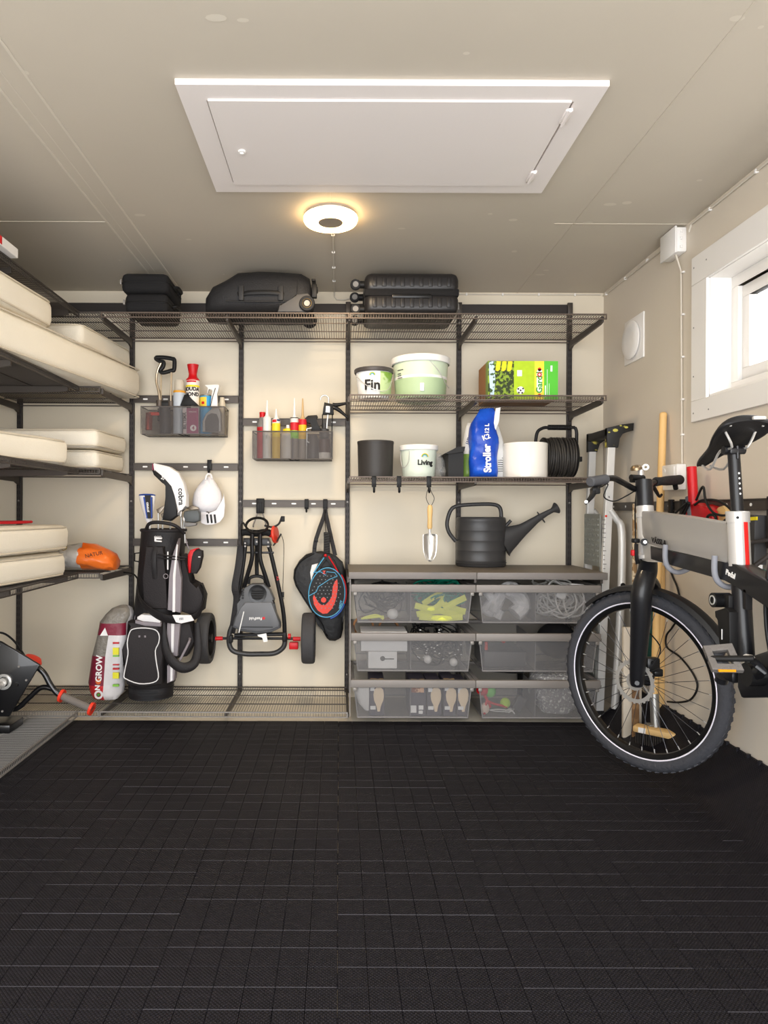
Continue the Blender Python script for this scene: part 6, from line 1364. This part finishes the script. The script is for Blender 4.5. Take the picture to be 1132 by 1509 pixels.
b=B().lathe([(.0290,0),(.0293,(st0-st1).length*.80)],st1+V((0,0,.001)),(st0-st1),10,a0=-92,a1=-66); b.build('red_reflector_strip',mt('reflector_red','#d8201c',.3),so)
B().cyl(st0+V((-.015,-.026,-.016)),st0+V((-.016,-.029,-.016)),.004,10).build('clamp_screw',black,so)
B().cyl(Q(1099,965,1.13),Q(1091,834,1.13),.0245,28).build('lower_seat_tube',bf,t)
b=B().box(Q(1096,866,1.105)+V((-.002,-.003,0)),Q(1109,896,1.12)+V((.001,0,0))); sl=b.build('warning_label',ink,t); q=Q(1101,870,1.10); 
sp0=Q(1081,664,1.13); sp=B().cyl(st0,sp0,.0162,24).build('seat_post',bf,t)
b=B()
for k in range(5): q=sp0+(st0-sp0)*(.36+.085*k); b.lathe([(0,0),(.003,0),(0,.001)],q+V((.002,-.0163,0)),(.1,-1,0),8)
b.split('height_mark',winkk,sp)
# saddle
nose,tail=V((1.13,2.150,1.172)),V((1.13,1.880,1.262)); ax=(nose-tail).normalized(); upv=V((1,0,0)).cross(ax); upv=upv if upv.z>0 else -upv
sad=mt('saddle_black','#1e1d1e',.5,bump=.08); rg=[]; 
for f,wd,th,dz in ((0,.018,.012,-.008),(.02,.030,.022,-.006),(.10,.042,.030,-.002),(.30,.052,.034,0),(.48,.085,.038,.0),(.64,.125,.042,.002),(.80,.148,.044,.006),(.92,.155,.044,.012),(.98,.135,.036,.014),(1.0,.10,.022,.014)):
    c=nose-ax*(nose-tail).length*f+upv*dz; r=[]
    for k in range(24):
        a=2*PI*k/24; ca,sa=math.cos(a),math.sin(a)
        up_=th*.55*sa if sa>0 else -th*.45*abs(sa)*(.25 if abs(ca)<.80 else .9)
        r.append(c+V((wd/2*ca,0,0))+upv*(up_-.010*abs(ca)**3*(wd/.15)))
    rg.append(r)
b=B().loft(rg); sdl=b.build('saddle',sad,t,sub=1,ang=80)
b=B().box(tail+V((.0,-.012,.012)),tail+V((.035,.0,.022)),.003); b.build('rear_badge',silverp,sdl)
b=B()
for s in (-1,1): b.tube([nose+V((s*.012,-.04,-.008)),nose+V((s*.020,-.10,-.022)),sp0+V((s*.022,.03,.006)),sp0+V((s*.022,-.03,.012)),tail+V((s*.045,.05,-.008)),tail+V((s*.045,.02,.0))],.0035,8,4)
b.split('saddle_rail',chrome,t)
b=B().cyl(sp0+V((-.03,0,.006)),sp0+V((.03,0,.006)),.012,14).cb(sp0+V((0,0,.002)),(.044,.045,.018),.005).cyl(sp0+V((-.0,-.02,-.02)),sp0+V((0,-.018,.016)),.004,8); b.build('seat_clamp',bf,t)
# handlebar
hb=mt('bar_black','#1f1e1f',.25,.4)
B().tube([P(878,707,2.42),P(902,703,2.47),P(917,709,2.50),P(936,719,2.55),P(950,718,2.585),P(964,709,2.64),P(985,706,2.71),P(1001,706,2.78)],.0112,14,5).build('handlebar',hb,t)
B().cyl(P(949,726,2.60),P(949,704,2.60),.026,20).build('bar_clamp',bf,t)
gpm=mt('grip_grey','#4b4b4e',.7)
d_=(P(902,703,2.47)-P(878,707,2.42)).normalized(); g=P(878,707,2.42); b=B().cyl(g-d_*.03,g+d_*.055,.0178,20); b.lathe([(0,-.004),(.014,-.004),(.0185,0),(.0178,.004)],g-d_*.03,d_,20); b.build('left_grip'.replace('left_','') ,gpm,t)
a,c=P(966,708,2.645),P(1002,705,2.80); b=B(); b.lathe([(0,0),(.015,0),(.018,.006),(.0165,.05),(.019,.10),(.020,(c-a).length-.005),(.016,(c-a).length),(0,(c-a).length)],a,(c-a),20); b.build('grip',mt('grip_black','#242324',.75,bump=.2),t)
B().cyl(P(995,713,2.76),P(996,718,2.77),.010,10).build('shifter_tab',black,t)
# brake levers, bell, cables
b=B().tube([P(884,712,2.44),P(877,719,2.43),P(873,728,2.42),P(868,735,2.41),P(863,740,2.40)],[.010,.014,.010,.007,.006],8,3); b.build('brake_lever',black,t)
B().cb(P(877,722,2.43),(.03,.03,.022),.005).build('lever_housing',black,t); B().cyl(P(864,738,2.39),P(863,739,2.405),.006,8).build('lever_tip',silver,t)
b=B().tube([P(962,714,2.63),P(968,724,2.66),P(972,730,2.68),P(975,727,2.70)],[.008,.007,.005,.005],8,3); b.build('brake_lever',black,t)
B().tube([P(886,716,2.45),P(896,712,2.46),P(890,730,2.47),P(905,737,2.50),P(925,728,2.53),P(938,720,2.55)],.0024,8,6).build('brake_cable',black,t)
B().tube([P(938,722,2.56),P(936,750,2.57),P(937,790,2.56),P(938,830,2.53)],.0026,8,4).build('brake_cable',black,t)
b=B().cb(P(938,704,2.62),(.045,.035,.028),.006).cyl(P(930,702,2.60),P(948,703,2.62),.012,12); b.split('display_mount',black,t)
q=P(940,690,2.63); B().cyl(q+V((.012,0,-.03)),q+V((.012,0,.012)),.012,12).build('bell_bracket',chrome,t); B().lathe([(0,.014),(.014,.012),(.021,.004),(.022,-.006),(.0,-.006)],q+V((-.006,0,.004)),(-.2,-.1,1),22).build('bell',mt('bell_bronze','#8d7a60',.3,.8),t); B().lathe([(.006,-.003),(.012,-.003),(.012,.003),(.006,.003)],q+V((.024,-.012,.008)),(-.3,-1,0),18).build('bell_ring',chrome,t)
# front small parts
B().cb(P(937,795,2.50),(.022,.03,.016),.004).build('front_lamp',black,t); B().cyl(Q(950,797,1.098),Q(950,797,1.103),.013,20).build('round_knob',black,t); B().cyl(Q(951,797,1.094),Q(951,797,1.099),.006,12).build('key_lock',chrome,t)
b=B().cb(P(933,813,2.50),(.012,.02,.022),.004); b.build('red_lamp',red,t); B().tube([P(938,800,2.50),P(938,815,2.49),P(940,828,2.50)],.007,8,3).build('lamp_arm',black,t)
# fork
b=B().tube([Q(956,820,1.13),P(955,838,2.53),P(950,856,2.52),P(946,875,2.515),P(945,910,2.53),P(942,960,2.56),P(940,998,2.583),P(940,1008,2.588)],[.030,.034,.036,.037,.035,.030,.026,.022],20,4,flat=(1,1)); b.build('fork_leg',bf,t)
b=B().tube([P(940,998,2.585),V(CF)+V((.0,-.0,0))],.012,12).cyl(P(940,1005,2.56),P(940,1005,2.555),.009,6); b.build('axle_bolt',blackg,t)
b=B().tube([P(958,850,2.55),P(968,862,2.60),P(972,880,2.63)],[.02,.016,.010],10,3); b.build('fork_crown',bf,t)
q=P(962,985,2.60); b=B().cb(q+V((.0,.0,.02)),(.05,.035,.055),.008).cb(q+V((.02,.0,-.01)),(.035,.03,.03),.006).cyl(q+V((-.005,-.02,.03)),q+V((-.005,-.026,.03)),.008,12); b.split('brake_caliper',blackg,t)
B().tube([q+V((.02,0,.04)),q+V((.03,0,.09)),q+V((-.03,.0,.16))],.0025,8,4).build('brake_hose',black,t); B().prism([(P(946,0,2.57).x,P(0,1000,2.57).z),(P(965,0,2.57).x,P(0,1003,2.57).z),(P(968,0,2.57).x,P(0,995,2.57).z),(P(947,0,2.57).x,P(0,985,2.57).z)],2.575,2.59,'XZ',bev=.002).build('caliper_mount',bf,t)
# lock, pedals, crank
t_=bk_
lk=Q(1060,882,1.09); b=B().cyl(lk+V((-.018,0,0)),lk+V((.03,0,0)),.021,22); b.build('lock_head',blackg,t); B().lathe([(.010,-.001),(.014,-.001),(.014,.001),(.010,.001)],lk+V((-.019,0,0)),(-1,0,0),18).build('lock_ring',silver,t)
b=B().prism(QY([(1056,898),(1072,893),(1078,900),(1079,960),(1064,960),(1062,910),(1057,908)],1.09),1.085,1.125,'YZ',bev=.004); b.build('lock_body',black,t); B().box(Q(1064,940,1.083),Q(1066,925,1.086)).build('lock_mark',winkk,t); B().cb(Q(1078,884,1.11),(.03,.03,.04),.005).build('lock_bracket',black,t)
pc=mt('pedal_grey','#6f6a66',.7,bump=.3)
A_=[P(1037,949,1.83),P(1080,945,1.80),P(1098,985,1.73),P(1051,984,1.75)]
b=B(); cen=sum(A_,V())/4
def quadprism(b,pts,off): n=len(pts); b.add(list(pts)+[p+off for p in pts],[tuple(range(n))[::-1],tuple(range(n,2*n))]+[(i,(i+1)%n,n+(i+1)%n,n+i) for i in range(n)])
inn=[cen+(p-cen)*.52 for p in A_]; off=V((.006,.016,-.012))
for i in range(4): quadprism(b,[A_[i],A_[(i+1)%4],inn[(i+1)%4],inn[i]],off)
pd=b.build('pedal',pc,t,flat=True,bev=.002)
B().cyl((A_[0]+A_[3])/2+off*.5,Q(1112,968,1.05),.008,12).build('pedal_axle',black,pd)
b=B(); quadprism(b,[P(1061,984.5,1.742),P(1086,984.5,1.735),P(1086,988,1.738),P(1061,988,1.744)],V((0,.006,0))); b.build('amber_reflector',mt('amber','#e89a1c',.3),pd)
bb_=V((1.13,1.80,.595)); b=B().tube([Q(1106,967,1.06),Q(1125,985,1.07),V((1.085,bb_.y,bb_.z))],[.013,.014,.018],12,3,flat=(.6,1)); b.build('crank_arm',bf,t); B().cyl(Q(1101,967,1.04),Q(1108,968,1.06),.010,16).build('pedal_bolt',chrome,t)
B().cyl(bb_+V((-.06,0,0)),bb_+V((.07,0,0)),.030,24).build('bottom_bracket',blackg,t); B().lathe([(.03,0),(.092,0),(.095,.003),(.092,.006),(.03,.006)],bb_+V((.06,0,0)),(1,0,0),48).build('chainring',blackg,t)
b=B().tube([bb_+V((.09,0,0)),bb_+V((.095,-.09,.09)),bb_+V((.10,-.13,.115))],.012,12,2,flat=(.6,1)); b.build('crank_arm',bf,t); B().cb(bb_+V((.155,-.13,.115)),(.09,.08,.022),.004).build('pedal',pc,t)
b=B().tube([bb_,V((1.09,1.64,.66)),V((1.075,CR[1],CR[2]))],.011,12,3).tube([bb_,V((1.205,1.64,.66)),V((1.225,CR[1],CR[2]))],.011,12,3).tube([Q(1140,895,1.09),V((1.085,1.6,.86)),V((1.075,CR[1],CR[2]))],.010,12,3).tube([V((1.19,1.75,.82)),V((1.21,1.6,.80)),V((1.225,CR[1],CR[2]))],.010,12,3); b.split('rear_stay',bf,t)
b=B().cyl(V((1.07,CR[1],CR[2])),V((1.23,CR[1],CR[2])),.012,12); b.build('rear_axle',blackg,t)
b=B().prism(QY([(1087,985),(1100,966),(1132,955),(1150,960),(1150,1010),(1128,1025),(1092,1026),(1086,1010)],1.11),1.11,1.16,'YZ',bev=.010); b.build('motor_case',bf,t)
b=B().cyl(Q(1066,995,1.12),Q(1064,1002,1.12)+V((0,0,0)),.018,12).cb(Q(1080,992,1.12),(.03,.05,.04),.01); b.split('kickstand_mount',bf,t)
# wall hanger
t=thing('bike_hanger','wall mounted pair of grey rubber coated hooks holding up the bicycle','hanger',(1.40,2.15,.85)); rubm=mt('hook_grey','#85868c',.6)
for y_,z0,zt in ((2.285,.828,.912),(1.985,.812,.895)):
    o=B().tube([(1.088,y_,zt),(1.088,y_,z0+.035),(1.100,y_,z0+.006),(1.130,y_,z0-.008),(1.165,y_,z0+.004),(1.19,y_,z0+.03)],.0085,12,6).build('coated_hook',rubm,t)
    B().tube([(1.19,y_,z0+.03),(1.25,y_,.90),(1.44,y_,.93)],.007,10,2).build('arm',metal_dark,t)
    B().box((1.436,y_-.02,.90),(1.445,y_+.02,1.075),.002).build('wall_plate',metal_dark,t)
EXPO=0.55
# ================================================================ LIGHT, CAMERA
w=bpy.data.worlds.new('world'); SC.world=w; w.use_nodes=True
bg=w.node_tree.nodes['Background']; bg.inputs[0].default_value=(.96,.975,1,1); bg.inputs[1].default_value=5.0
def portal(loc,rot,sx,sy):
    l=bpy.data.lights.new('portal','AREA'); l.shape='RECTANGLE'; l.size=sx; l.size_y=sy; l.cycles.is_portal=True
    o=bpy.data.objects.new('portal',l); COL.objects.link(o); o.location=loc; o.rotation_euler=rot
portal(((LX+RX)/2,YB,CZ/2),(R(90),0,0),RX-LX,CZ)
portal((RX+T,(wy0+wy1)/2,(wz0+wz1)/2),(0,R(90),0),wz1-wz0,wy1-wy0)
cam=bpy.data.cameras.new('cam'); co=bpy.data.objects.new('camera',cam); COL.objects.link(co)
cam.sensor_fit='VERTICAL'; cam.sensor_height=24; cam.sensor_width=24; cam.lens=F0/1509*24
cam.shift_x=66/1509; cam.shift_y=-1.5/1509; cam.clip_start=.02
co.location=(0,0,HZ); co.rotation_mode='XYZ'
co.matrix_world=MX.Translation((0,0,HZ))@MX.Rotation(R(90),4,'X')@MX.Rotation(.004,4,'Z')
SC.camera=co
SC.view_settings.view_transform='Standard'; SC.view_settings.look='None'; SC.view_settings.gamma=1; SC.view_settings.use_curve_mapping=False
SC.view_settings.exposure=EXPO
SC.cycles.max_bounces=10; SC.cycles.diffuse_bounces=6; SC.cycles.transparent_max_bounces=24
